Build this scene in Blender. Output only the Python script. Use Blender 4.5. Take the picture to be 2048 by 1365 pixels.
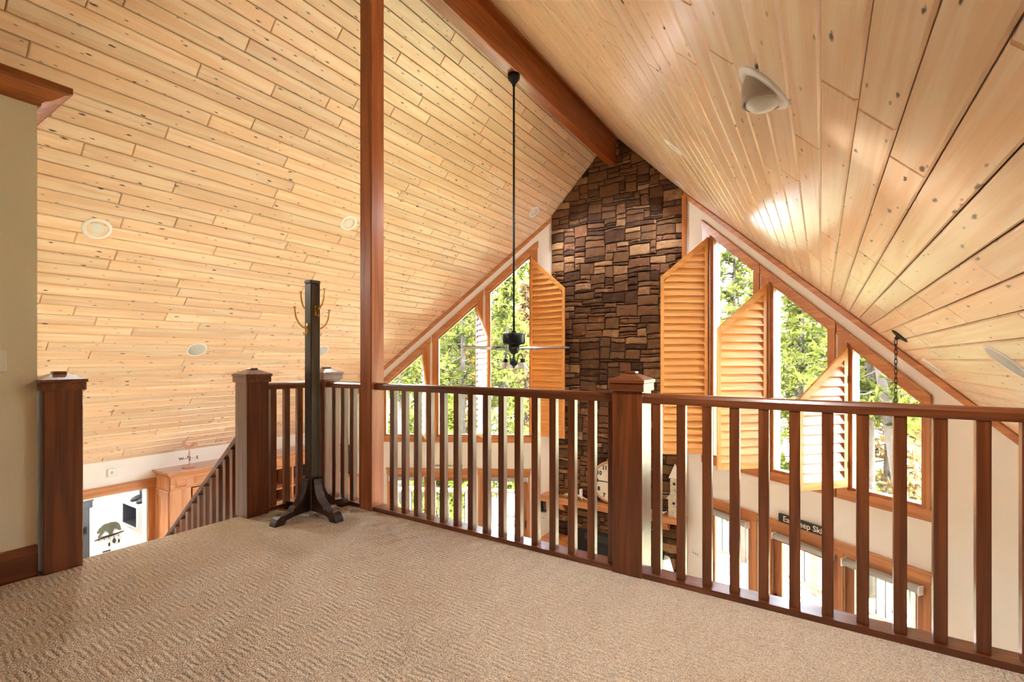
import bpy, math, random
from mathutils import Vector, Matrix, noise as mnoise
R = math.radians
random.seed(7)
for o in list(bpy.data.objects): bpy.data.objects.remove(o)
scene = bpy.context.scene
COL = scene.collection

# ------------------------------------------------------------------ camera
CAMH, YAW, FPX, HORIZON = 1.2, R(32.8), 960.0, 718.0
cam_d = bpy.data.cameras.new('camera'); cam = bpy.data.objects.new('camera', cam_d); COL.objects.link(cam)
cam.location = (0, 0, CAMH); cam.rotation_euler = (R(90), 0, YAW)
cam_d.sensor_width = 36.0; cam_d.lens = 36.0*FPX/2048.0
cam_d.shift_y = (HORIZON-682.5)/2048.0; cam_d.clip_start = 0.05; cam_d.clip_end = 400
scene.camera = cam
# ------------------------------------------------------------------ world, sun, exposure
scene.view_settings.view_transform = 'Standard'; scene.view_settings.look = 'None'
scene.view_settings.gamma = 1.0; scene.view_settings.use_curve_mapping = False
scene.view_settings.exposure = 3.05
SKY_STRENGTH, SUN_STRENGTH = 10.0, 15.0
SUN_DIR = Vector((0.42, 0.10, 0.90)).normalized()
w = bpy.data.worlds.new('sky'); scene.world = w; w.use_nodes = True
wn = w.node_tree; bg = wn.nodes['Background']
sky = wn.nodes.new('ShaderNodeTexSky'); sky.sky_type = 'HOSEK_WILKIE'
sky.sun_direction = SUN_DIR; sky.turbidity = 4.0; sky.ground_albedo = 0.35
wmix = wn.nodes.new('ShaderNodeMix'); wmix.data_type = 'RGBA'; wmix.inputs['Factor'].default_value = 0.55
wmix.inputs['B'].default_value = (0.88, 0.95, 1.10, 1)
wn.links.new(sky.outputs[0], wmix.inputs['A']); wn.links.new(wmix.outputs['Result'], bg.inputs['Color'])
bg.inputs['Strength'].default_value = SKY_STRENGTH
sd = bpy.data.lights.new('sun', 'SUN'); sd.energy = SUN_STRENGTH; sd.angle = R(0.8); sd.color = (1.0, 0.97, 0.92)
sun = bpy.data.objects.new('sun', sd); COL.objects.link(sun)
sun.rotation_euler = (-SUN_DIR).to_track_quat('-Z', 'Y').to_euler(); sun.location = SUN_DIR*30
scene.cycles.use_denoising = True
scene.cycles.max_bounces = 7; scene.cycles.diffuse_bounces = 5; scene.cycles.glossy_bounces = 2
scene.cycles.transparent_max_bounces = 6; scene.cycles.transmission_bounces = 2
scene.cycles.use_adaptive_sampling = True; scene.cycles.adaptive_threshold = 0.12; scene.cycles.adaptive_min_samples = 16
scene.cycles.caustics_reflective = False; scene.cycles.caustics_refractive = False
scene.cycles.sample_clamp_indirect = 6.0

# ------------------------------------------------------------------ geometry of the house
XR, ZR, SL = -3.03, 5.08, 1.02                 # ridge line and roof slope
XL, XRW = -8.21, 2.15                          # eave walls
YB, FLOOR = -3.2, -2.9                         # back wall, lower floor
YC = 7.95                                      # chimney plane
SEC = math.sqrt(1+SL*SL)
def ceil_z(x): return ZR-SL*abs(x-XR)
class Wall:
    def __init__(s, x0, y0, tx, ty, nx, ny): s.o = Vector((x0, y0, 0)); s.t = Vector((tx, ty, 0)); s.n = Vector((nx, ny, 0))
    def p(s, k, z, d=0.0): v = s.o+s.t*k+s.n*d; return (v.x, v.y, z)
    def top(s, k): return ceil_z((s.o+s.t*k).x)
    @property
    def rz(s): return math.atan2(s.t.y, s.t.x)
aR, aL = R(55.9), R(59.7)
WR = Wall(-1.858, YC, math.sin(aR), -math.cos(aR), -math.cos(aR), -math.sin(aR))
WL = Wall(-4.227, YC, -math.sin(aL), -math.cos(aL), math.cos(aL), -math.sin(aL))
KR, KL = 3.95, 3.80
def y_end(x, over=0.55):
    if x > -1.858: return max(YC-0.677*(x+1.858), 5.6)+over
    if x < -4.227: return max(YC-0.584*(-4.227-x), 5.9)+over
    return YC+over
def project(p):
    fx = -math.sin(YAW)*p[0]+math.cos(YAW)*p[1]; rx = math.cos(YAW)*p[0]+math.sin(YAW)*p[1]
    if fx < 0.15: return None
    return (1024+FPX*rx/fx, HORIZON-FPX*(p[2]-CAMH)/fx)

# ------------------------------------------------------------------ helpers
class MB:
    def __init__(s): s.v = []; s.f = []; s.uv = []; s.tone = []; s.m = []
    def quad(s, idx, uv=None, tone=0.5, m=0): s.f.append(tuple(idx)); s.uv.append(uv); s.tone.append(tone); s.m.append(m)
    def hexa(s, p, tone=0.5, m=0):           # p: 8 points, bottom loop 0-3, top loop 4-7
        b = len(s.v); s.v += [tuple(q) for q in p]
        for q in ((0, 3, 2, 1), (4, 5, 6, 7), (0, 1, 5, 4), (1, 2, 6, 5), (2, 3, 7, 6), (3, 0, 4, 7)):
            s.quad([b+i for i in q], tone=tone, m=m)
        return s
    def box(s, x0, x1, y0, y1, z0, z1, tone=0.5, m=0):
        return s.hexa([(x0, y0, z0), (x1, y0, z0), (x1, y1, z0), (x0, y1, z0), (x0, y0, z1), (x1, y0, z1), (x1, y1, z1), (x0, y1, z1)], tone, m)
    def cbox(s, x0, x1, y0, y1, z0, z1, c=0.006, m=0):   # box with chamfered edges
        b = len(s.v); P = []
        X = (x0, x1); Y = (y0, y1); Z = (z0, z1); sg = (1, -1); ids = {}
        for i in (0, 1):
            for j in (0, 1):
                for k in (0, 1):
                    for ax in range(3):
                        q = [X[i]+sg[i]*c, Y[j]+sg[j]*c, Z[k]+sg[k]*c]; q[ax] = (X, Y, Z)[ax][(i, j, k)[ax]]
                        ids[(i, j, k, ax)] = b+len(P); P.append(tuple(q))
        s.v += P
        def I(i, j, k, a): return ids[(i, j, k, a)]
        s.quad([I(0,0,0,0), I(0,0,1,0), I(0,1,1,0), I(0,1,0,0)], m=m); s.quad([I(1,0,0,0), I(1,1,0,0), I(1,1,1,0), I(1,0,1,0)], m=m)
        s.quad([I(0,0,0,1), I(1,0,0,1), I(1,0,1,1), I(0,0,1,1)], m=m); s.quad([I(0,1,0,1), I(0,1,1,1), I(1,1,1,1), I(1,1,0,1)], m=m)
        s.quad([I(0,0,0,2), I(0,1,0,2), I(1,1,0,2), I(1,0,0,2)], m=m); s.quad([I(0,0,1,2), I(1,0,1,2), I(1,1,1,2), I(0,1,1,2)], m=m)
        for a in (0, 1):
            for c2 in (0, 1):
                s.quad([I(a,c2,0,0), I(a,c2,1,0), I(a,c2,1,1), I(a,c2,0,1)], m=m)
                s.quad([I(a,0,c2,0), I(a,1,c2,0), I(a,1,c2,2), I(a,0,c2,2)], m=m)
                s.quad([I(0,a,c2,1), I(1,a,c2,1), I(1,a,c2,2), I(0,a,c2,2)], m=m)
        for i in (0, 1):
            for j in (0, 1):
                for k in (0, 1): s.quad([I(i,j,k,0), I(i,j,k,1), I(i,j,k,2)], m=m)
        return s
    def prism(s, poly, off, tone=0.5, m=0):  # poly: 3d points, extruded along off
        n = len(poly); b = len(s.v); o = Vector(off)
        s.v += [tuple(p) for p in poly]+[tuple(Vector(p)+o) for p in poly]
        s.quad(list(range(b, b+n))[::-1], tone=tone, m=m); s.quad(list(range(b+n, b+2*n)), tone=tone, m=m)
        for i in range(n):
            j = (i+1) % n; s.quad([b+i, b+j, b+n+j, b+n+i], tone=tone, m=m)
        return s
    def tube(s, path, rad, n=8, tone=0.5, m=0, cap=True):
        path = [Vector(p) for p in path]; rad = rad if isinstance(rad, (list, tuple)) else [rad]*len(path)
        b = len(s.v); up = None
        for i, p in enumerate(path):
            d = (path[min(i+1, len(path)-1)]-path[max(i-1, 0)]).normalized()
            if up is None: up = Vector((0, 0, 1)) if abs(d.z) < 0.9 else Vector((1, 0, 0))
            a = d.cross(up).normalized(); c = a.cross(d).normalized(); up = c
            for k in range(n):
                t = 2*math.pi*k/n; s.v.append(tuple(p+(a*math.cos(t)+c*math.sin(t))*rad[i]))
        for i in range(len(path)-1):
            for k in range(n):
                k2 = (k+1) % n; s.quad([b+i*n+k, b+i*n+k2, b+(i+1)*n+k2, b+(i+1)*n+k], tone=tone, m=m)
        if cap:
            s.quad([b+k for k in range(n)][::-1], tone=tone, m=m); e = b+(len(path)-1)*n; s.quad([e+k for k in range(n)], tone=tone, m=m)
        return s
    def lathe(s, prof, c=(0, 0, 0), axis=None, n=20, tone=0.5, m=0, close=True):  # prof: (r, h)
        b = len(s.v); c = Vector(c); ax = Vector(axis).normalized() if axis else Vector((0, 0, 1))
        ref = Vector((1, 0, 0)) if abs(ax.x) < 0.9 else Vector((0, 1, 0)); a = ax.cross(ref).normalized(); q = ax.cross(a)
        for r, h in prof:
            for k in range(n):
                t = 2*math.pi*k/n; s.v.append(tuple(c+ax*h+(a*math.cos(t)+q*math.sin(t))*max(r, 1e-4)))
        for i in range(len(prof)-1):
            for k in range(n):
                k2 = (k+1) % n; s.quad([b+i*n+k, b+i*n+k2, b+(i+1)*n+k2, b+(i+1)*n+k], tone=tone, m=m)
        if close:
            s.quad([b+k for k in range(n)][::-1], tone=tone, m=m); e = b+(len(prof)-1)*n; s.quad([e+k for k in range(n)], tone=tone, m=m)
        return s
    def mesh(s, name, mats, base=(0, 0, 0), smooth=False, rz=0.0):
        me = bpy.data.meshes.new(name); b = Vector(base)
        if rz:
            ca, sa = math.cos(-rz), math.sin(-rz)
            me.from_pydata([((p[0]-b.x)*ca-(p[1]-b.y)*sa, (p[0]-b.x)*sa+(p[1]-b.y)*ca, p[2]-b.z) for p in s.v], [], s.f)
        else: me.from_pydata([tuple(Vector(p)-b) for p in s.v], [], s.f)
        if not isinstance(mats, (list, tuple)): mats = [mats]
        for m in mats: me.materials.append(m)
        me.polygons.foreach_set('material_index', s.m)
        if smooth: me.polygons.foreach_set('use_smooth', [True]*len(s.f))
        at = me.attributes.new('tone', 'FLOAT', 'FACE'); at.data.foreach_set('value', s.tone)
        if any(u is not None for u in s.uv):
            ul = me.uv_layers.new(name='UVMap'); flat = []
            for f, u in zip(s.f, s.uv):
                for i in range(len(f)): flat += list(u[i]) if u else [0.0, 0.0]
            ul.data.foreach_set('uv', flat)
        me.update(); return me
WPOS = {}; WROT = {}
def link(name, me, parent=None, base=(0, 0, 0)):
    o = bpy.data.objects.new(name, me); COL.objects.link(o)
    WPOS[o.name] = Vector(base)
    if parent: o.parent = parent; o.location = Vector(base)-WPOS[parent.name]
    else: o.location = base
    return o
def _build(s, name, mats, parent=None, base=None, smooth=False):
    if base is None: base = tuple(WPOS[parent.name]) if parent else (0, 0, 0)
    rz = WROT.get(parent.name, 0.0) if parent else 0.0
    o = link(name, s.mesh(name, mats, base, smooth, rz), parent, base)
    if rz: o.location = Matrix.Rotation(-rz, 3, 'Z') @ o.location; WROT[o.name] = rz
    return o
MB.build = _build
def thing(name, loc, label, cat, group=None, kind=None, rz=0.0):
    o = bpy.data.objects.new(name, None); COL.objects.link(o); o.location = loc; o.empty_display_size = 0.1
    WPOS[o.name] = Vector(loc)
    if rz: WROT[o.name] = rz; o.rotation_euler = (0, 0, rz)
    return tag(o, label, cat, group, kind)
def tag(o, label, cat, group=None, kind=None):
    o['label'] = label; o['category'] = cat
    if group: o['group'] = group
    if kind: o['kind'] = kind
    return o
def inst(name, me, parent, loc, rz=0.0, rot=None):
    o = bpy.data.objects.new(name, me); COL.objects.link(o); o.parent = parent
    WPOS[o.name] = Vector(loc); o.location = Vector(loc)-WPOS[parent.name]
    o.rotation_euler = rot if rot else (0, 0, rz); return o
def text_mesh(body, size, mat, mtx, extrude=0.002, name='lettering', parent=None, bold=0.0, align='CENTER'):
    cu = bpy.data.curves.new(name, 'FONT'); cu.body = body; cu.size = size; cu.extrude = extrude; cu.offset = bold
    cu.align_x = align; cu.align_y = 'CENTER'; cu.resolution_u = 3
    t = bpy.data.objects.new(name+'_tmp', cu); COL.objects.link(t)
    dg = bpy.context.evaluated_depsgraph_get(); me = bpy.data.meshes.new_from_object(t.evaluated_get(dg))
    bpy.data.objects.remove(t); bpy.data.curves.remove(cu)
    base = WPOS[parent.name] if parent else Vector((0, 0, 0))
    rz = WROT.get(parent.name, 0.0) if parent else 0.0
    me.transform(Matrix.Rotation(-rz, 4, 'Z') @ Matrix.Translation(-base) @ mtx); me.materials.clear(); me.materials.append(mat)
    return link(name, me, parent, base)
def frame_mtx(origin, xdir, zdir=(0, 0, 1)):   # text plane: x along xdir, y along zdir
    x = Vector(xdir).normalized(); y = Vector(zdir).normalized(); z = x.cross(y)
    m = Matrix.Identity(4)
    for i in range(3): m[i][0] = x[i]; m[i][1] = y[i]; m[i][2] = z[i]; m[i][3] = origin[i]
    return m

# ------------------------------------------------------------------ materials
def srgb(r, g, b):
    f = lambda c: (c/255/12.92) if c/255 <= 0.04045 else ((c/255+0.055)/1.055)**2.4
    return (f(r), f(g), f(b), 1)
def newmat(name):
    m = bpy.data.materials.new(name); m.use_nodes = True; nt = m.node_tree
    return m, nt, nt.nodes['Principled BSDF'], nt.nodes, nt.links
def plain(name, col, rough=0.5, metal=0.0, var=0.08, scale=8.0, bump=0.0, coat=0.0):
    m, nt, bs, N, L = newmat(name)
    tc = N.new('ShaderNodeTexCoord'); nz = N.new('ShaderNodeTexNoise'); nz.inputs['Scale'].default_value = scale; nz.inputs['Detail'].default_value = 5
    L.new(tc.outputs['Object'], nz.inputs['Vector'])
    mp = N.new('ShaderNodeMapRange'); mp.inputs['From Min'].default_value = 0.25; mp.inputs['From Max'].default_value = 0.75
    mp.inputs['To Min'].default_value = 1-var; mp.inputs['To Max'].default_value = 1+var; L.new(nz.outputs['Fac'], mp.inputs['Value'])
    mx = N.new('ShaderNodeVectorMath'); mx.operation = 'SCALE'; mx.inputs[0].default_value = col[:3]; L.new(mp.outputs['Result'], mx.inputs['Scale'])
    L.new(mx.outputs['Vector'], bs.inputs['Base Color'])
    bs.inputs['Roughness'].default_value = rough; bs.inputs['Metallic'].default_value = metal; bs.inputs['Coat Weight'].default_value = coat
    if bump:
        bp = N.new('ShaderNodeBump'); bp.inputs['Strength'].default_value = bump; bp.inputs['Distance'].default_value = 0.01
        L.new(nz.outputs['Fac'], bp.inputs['Height']); L.new(bp.outputs['Normal'], bs.inputs['Normal'])
    return m
def wood(name, light, dark, knot=None, coords='UV', rough=0.4, coat=0.25, knots=0.0, grain=1.0, tone=0.0, ksc=(2.6, 8.0), spread=0.25):
    """grain runs along the first coordinate (UV: u; 'X','Y','Z': that object axis)"""
    m, nt, bs, N, L = newmat(name)
    tc = N.new('ShaderNodeTexCoord')
    if coords == 'UV': vec = tc.outputs['UV']
    else:
        sp = N.new('ShaderNodeSeparateXYZ'); cb = N.new('ShaderNodeCombineXYZ'); L.new(tc.outputs['Object'], sp.inputs[0])
        order = {'X': 'XYZ', 'Y': 'YXZ', 'Z': 'ZXY'}[coords]
        for i, ch in enumerate(order): L.new(sp.outputs[ch], cb.inputs[i])
        oi = N.new('ShaderNodeObjectInfo'); ad = N.new('ShaderNodeVectorMath'); ad.operation = 'MULTIPLY_ADD'
        L.new(oi.outputs['Random'], ad.inputs[0]); ad.inputs[1].default_value = (13, 7, 5); L.new(cb.outputs[0], ad.inputs[2]); vec = ad.outputs[0]
    def noise(sc, detail=4, dist=0.0):
        mp = N.new('ShaderNodeMapping'); mp.inputs['Scale'].default_value = sc; L.new(vec, mp.inputs['Vector'])
        nz = N.new('ShaderNodeTexNoise'); nz.inputs['Scale'].default_value = 1.0; nz.inputs['Detail'].default_value = detail
        nz.inputs['Distortion'].default_value = dist; L.new(mp.outputs[0], nz.inputs['Vector']); return nz.outputs['Fac']
    big = noise((0.5*grain, 9*grain, 9*grain), 3, 0.6); fine = noise((4*grain, 150*grain, 150*grain), 3)
    band = N.new('ShaderNodeMath'); band.operation = 'MULTIPLY'; band.inputs[1].default_value = 22.0; L.new(big, band.inputs[0])
    sn = N.new('ShaderNodeMath'); sn.operation = 'SINE'; L.new(band.outputs[0], sn.inputs[0])
    m1 = N.new('ShaderNodeMapRange'); m1.inputs['From Min'].default_value = -1; m1.inputs['From Max'].default_value = 1
    m1.inputs['To Min'].default_value = 0.25; m1.inputs['To Max'].default_value = 0.75; L.new(sn.outputs[0], m1.inputs['Value'])
    av = N.new('ShaderNodeMix'); av.data_type = 'FLOAT'; av.inputs['Factor'].default_value = 0.4; L.new(m1.outputs[0], av.inputs['A']); L.new(fine, av.inputs['B'])
    cr = N.new('ShaderNodeMix'); cr.data_type = 'RGBA'; cr.inputs['A'].default_value = dark; cr.inputs['B'].default_value = light
    mr = N.new('ShaderNodeMapRange'); mr.inputs['From Min'].default_value = 0.5-spread; mr.inputs['From Max'].default_value = 0.5+spread*0.6
    L.new(av.outputs['Result'], mr.inputs['Value']); L.new(mr.outputs[0], cr.inputs['Factor'])
    colr = cr.outputs['Result']
    if knots:
        mp = N.new('ShaderNodeMapping'); mp.inputs['Scale'].default_value = (ksc[0], ksc[1], ksc[1]); L.new(vec, mp.inputs['Vector'])
        vo = N.new('ShaderNodeTexVoronoi'); vo.inputs['Scale'].default_value = 1.0; vo.voronoi_dimensions = '2D' if coords == 'UV' else '3D'
        wmp = N.new('ShaderNodeMapping'); wmp.inputs['Scale'].default_value = (40, 60, 60); L.new(vec, wmp.inputs['Vector'])
        wz_ = N.new('ShaderNodeTexNoise'); wz_.inputs['Scale'].default_value = 1.0; L.new(wmp.outputs[0], wz_.inputs['Vector'])
        wa = N.new('ShaderNodeVectorMath'); wa.operation = 'MULTIPLY_ADD'; wa.inputs[1].default_value = (0.13, 0.13, 0.0); L.new(wz_.outputs['Color'], wa.inputs[0]); L.new(mp.outputs[0], wa.inputs[2])
        L.new(wa.outputs[0], vo.inputs['Vector'])
        sc = N.new('ShaderNodeSeparateColor'); L.new(vo.outputs['Color'], sc.inputs[0])
        # radius of the knot varies from cell to cell, many cells have none
        kr = N.new('ShaderNodeMapRange'); kr.inputs['From Min'].default_value = 1-knots; kr.inputs['From Max'].default_value = 1.0
        kr.inputs['To Min'].default_value = 0.035; kr.inputs['To Max'].default_value = 0.08; kr.clamp = True; L.new(sc.outputs[0], kr.inputs['Value'])
        gt = N.new('ShaderNodeMath'); gt.operation = 'GREATER_THAN'; gt.inputs[1].default_value = 1-knots; L.new(sc.outputs[0], gt.inputs[0])
        dv = N.new('ShaderNodeMath'); dv.operation = 'DIVIDE'; L.new(vo.outputs['Distance'], dv.inputs[0]); L.new(kr.outputs[0], dv.inputs[1])
        km = N.new('ShaderNodeMapRange'); km.inputs['From Min'].default_value = 0.55; km.inputs['From Max'].default_value = 1.35
        km.inputs['To Min'].default_value = 0.97; km.inputs['To Max'].default_value = 0.0; L.new(dv.outputs[0], km.inputs['Value'])
        kf = N.new('ShaderNodeMath'); kf.operation = 'MULTIPLY'; L.new(km.outputs[0], kf.inputs[0]); L.new(gt.outputs[0], kf.inputs[1])
        kx = N.new('ShaderNodeMix'); kx.data_type = 'RGBA'; kx.inputs['B'].default_value = knot or srgb(70, 40, 20)
        L.new(kf.outputs[0], kx.inputs['Factor']); L.new(colr, kx.inputs['A']); colr = kx.outputs['Result']
    if coords == 'UV':
        mp = N.new('ShaderNodeMapping'); mp.inputs['Scale'].default_value = (5.0, 15.0, 1.0); mp.inputs['Rotation'].default_value = (0, 0, 0.5); L.new(vec, mp.inputs['Vector'])
        vo = N.new('ShaderNodeTexVoronoi'); vo.inputs['Scale'].default_value = 1.0; vo.voronoi_dimensions = '2D'; L.new(mp.outputs[0], vo.inputs['Vector'])
        sc = N.new('ShaderNodeSeparateColor'); L.new(vo.outputs['Color'], sc.inputs[0])
        gt = N.new('ShaderNodeMath'); gt.operation = 'GREATER_THAN'; gt.inputs[1].default_value = 0.72; L.new(sc.outputs[1], gt.inputs[0])
        km = N.new('ShaderNodeMapRange'); km.inputs['From Min'].default_value = 0.03; km.inputs['From Max'].default_value = 0.085
        km.inputs['To Min'].default_value = 0.75; km.inputs['To Max'].default_value = 0.0; L.new(vo.outputs['Distance'], km.inputs['Value'])
        kf = N.new('ShaderNodeMath'); kf.operation = 'MULTIPLY'; L.new(km.outputs[0], kf.inputs[0]); L.new(gt.outputs[0], kf.inputs[1])
        kx = N.new('ShaderNodeMix'); kx.data_type = 'RGBA'; kx.inputs['B'].default_value = srgb(96, 58, 32)
        L.new(kf.outputs[0], kx.inputs['Factor']); L.new(colr, kx.inputs['A']); colr = kx.outputs['Result']
    if tone:
        at = N.new('ShaderNodeAttribute'); at.attribute_name = 'tone'
        mr2 = N.new('ShaderNodeMapRange'); mr2.inputs['To Min'].default_value = 1-tone; mr2.inputs['To Max'].default_value = 1+tone; L.new(at.outputs['Fac'], mr2.inputs['Value'])
        vs = N.new('ShaderNodeVectorMath'); vs.operation = 'SCALE'; L.new(colr, vs.inputs[0]); L.new(mr2.outputs[0], vs.inputs['Scale']); colr = vs.outputs[0]
    L.new(colr, bs.inputs['Base Color'])
    bs.inputs['Roughness'].default_value = rough; bs.inputs['Coat Weight'].default_value = coat; bs.inputs['Coat Roughness'].default_value = 0.30 if coords == 'UV' else 0.22
    bp = N.new('ShaderNodeBump'); bp.inputs['Strength'].default_value = 0.12; bp.inputs['Distance'].default_value = 0.004
    L.new(av.outputs['Result'], bp.inputs['Height']); L.new(bp.outputs['Normal'], bs.inputs['Normal'])
    return m
M = {}
M['plank'] = wood('pine_plank', srgb(250, 226, 196), srgb(236, 196, 154), srgb(44, 22, 11), 'UV', 0.36, 0.7, knots=0.45, tone=0.10, ksc=(3.2, 10.5))
for ax in 'XYZ':
    M['red'+ax] = wood('red_fir_'+ax, srgb(126, 68, 32), srgb(88, 42, 17), None, ax, 0.34, 0.4, grain=1.3)
    M['trim'+ax] = wood('pine_trim_'+ax, srgb(208, 142, 86), srgb(176, 108, 60), srgb(70, 32, 14), ax, 0.36, 0.3, knots=0.16, ksc=(1.5, 6))
    M['shut'+ax] = wood('shutter_wood_'+ax, srgb(236, 176, 102), srgb(216, 146, 74), None, ax, 0.42, 0.2, grain=1.2)
    M['cab'+ax] = wood('cabinet_wood_'+ax, srgb(214, 150, 100), srgb(186, 118, 72), None, ax, 0.4, 0.2)
M['beam'] = wood('beam_fir', srgb(172, 92, 40), srgb(128, 60, 22), srgb(60, 28, 12), 'Y', 0.28, 0.5, knots=0.1, ksc=(1, 5))
M['post'] = wood('post_fir', srgb(188, 112, 68), srgb(150, 80, 44), srgb(58, 28, 14), 'Z', 0.42, 0.2, knots=0.25, ksc=(2.2, 6))
M['fir'] = wood('door_fir', srgb(178, 112, 64), srgb(144, 82, 42), srgb(64, 32, 16), 'Z', 0.4, 0.2, knots=0.1)
M['darkoak'] = wood('dark_oak', srgb(58, 32, 18), srgb(30, 16, 9), None, 'Z', 0.35, 0.3, grain=1.5)
M['crown'] = wood('crown_wood', srgb(178, 104, 48), srgb(126, 66, 26), srgb(50, 24, 10), 'Y', 0.6, 0.0, knots=0.2, ksc=(1.5, 6))
M['deckpost'] = wood('deck_rail_wood', srgb(110, 80, 64), srgb(88, 60, 46), None, 'X', 0.7, 0.0)
M['deck'] = wood('deck_wood', srgb(142, 126, 116), srgb(118, 102, 92), None, 'X', 0.7, 0.0, tone=0.1)
M['drywall'] = plain('drywall', srgb(244, 241, 236), 0.9, var=0.015, scale=60, bump=0.05)
M['beige'] = plain('beige_wall', srgb(230, 224, 206), 0.9, var=0.03, scale=120, bump=0.12)
M['white'] = plain('white_paint', srgb(240, 240, 236), 0.45, var=0.01)
M['whitemetal'] = plain('white_metal', srgb(250, 252, 252), 0.35, var=0.01)
M['greymetal'] = plain('grey_shade', srgb(176, 180, 180), 0.5, var=0.03)
M['black'] = plain('black_metal', srgb(30, 30, 32), 0.4, 0.4, var=0.1)
M['fanblack'] = plain('fan_metal', srgb(34, 40, 44), 0.38, 0.5, var=0.08)
M['iron'] = plain('wrought_iron', srgb(44, 32, 26), 0.55, 0.5, var=0.15)
M['brass'] = plain('brass', srgb(214, 168, 74), 0.25, 1.0, var=0.05)
M['copper'] = plain('copper_vane', srgb(214, 160, 140), 0.4, 0.3, var=0.1)
M['green'] = plain('green_cladding', srgb(46, 96, 84), 0.6, var=0.03)
M['roof'] = plain('roof_deck', srgb(92, 56, 30), 0.9, var=0.1)
M['darkgrey'] = plain('charcoal_paint', srgb(62, 64, 66), 0.5, var=0.05)
M['lightgrey'] = plain('grey_paint', srgb(176, 176, 176), 0.5, var=0.03)
M['bulb'] = plain('frosted_bulb', srgb(236, 240, 236), 0.2, var=0.01)
M['bark'] = plain('pine_bark', srgb(60, 49, 41), 0.95, var=0.45, scale=9, bump=0.9)
M['rock'] = plain('pale_rock', srgb(186, 180, 172), 0.9, var=0.2, scale=3, bump=0.6)
M['shade'] = plain('lamp_shade', srgb(240, 234, 218), 0.8, var=0.02)
M['frost'] = plain('frosted_glass', srgb(226, 224, 220), 0.35, var=0.03)
M['amber'] = plain('amber_mica', srgb(236, 176, 92), 0.4, var=0.25, scale=25)
M['boot'] = plain('dark_leather', srgb(46, 46, 50), 0.5, var=0.2)
M['bronze'] = plain('bronze_bear', srgb(92, 92, 74), 0.5, 0.3, var=0.35, scale=14)
M['antler'] = plain('antler_bone', srgb(222, 206, 184), 0.6, var=0.15)
M['wax'] = plain('white_wax', srgb(246, 244, 238), 0.5, var=0.01)
M['rustic'] = plain('weathered_white_wood', srgb(206, 196, 180), 0.8, var=0.3, scale=30)
M['firebox'] = plain('fireplace_black', srgb(22, 24, 26), 0.35, 0.2, var=0.1)
M['blackpaint'] = plain('black_sign_paint', srgb(46, 48, 46), 0.6, var=0.05)
M['creampaint'] = plain('cream_letter_paint', srgb(226, 220, 200), 0.6, var=0.03)
M['ink'] = plain('black_ink', srgb(26, 24, 22), 0.6, var=0.02)
M['clockface'] = plain('cream_clock_face', srgb(226, 218, 204), 0.6, var=0.06, scale=5)
M['clockring'] = plain('clock_ring_wood', srgb(190, 150, 118), 0.5, var=0.1)
M['lowfloor'] = wood('lower_floor', srgb(226, 206, 176), srgb(206, 182, 148), None, 'X', 0.35, 0.2)
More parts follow.
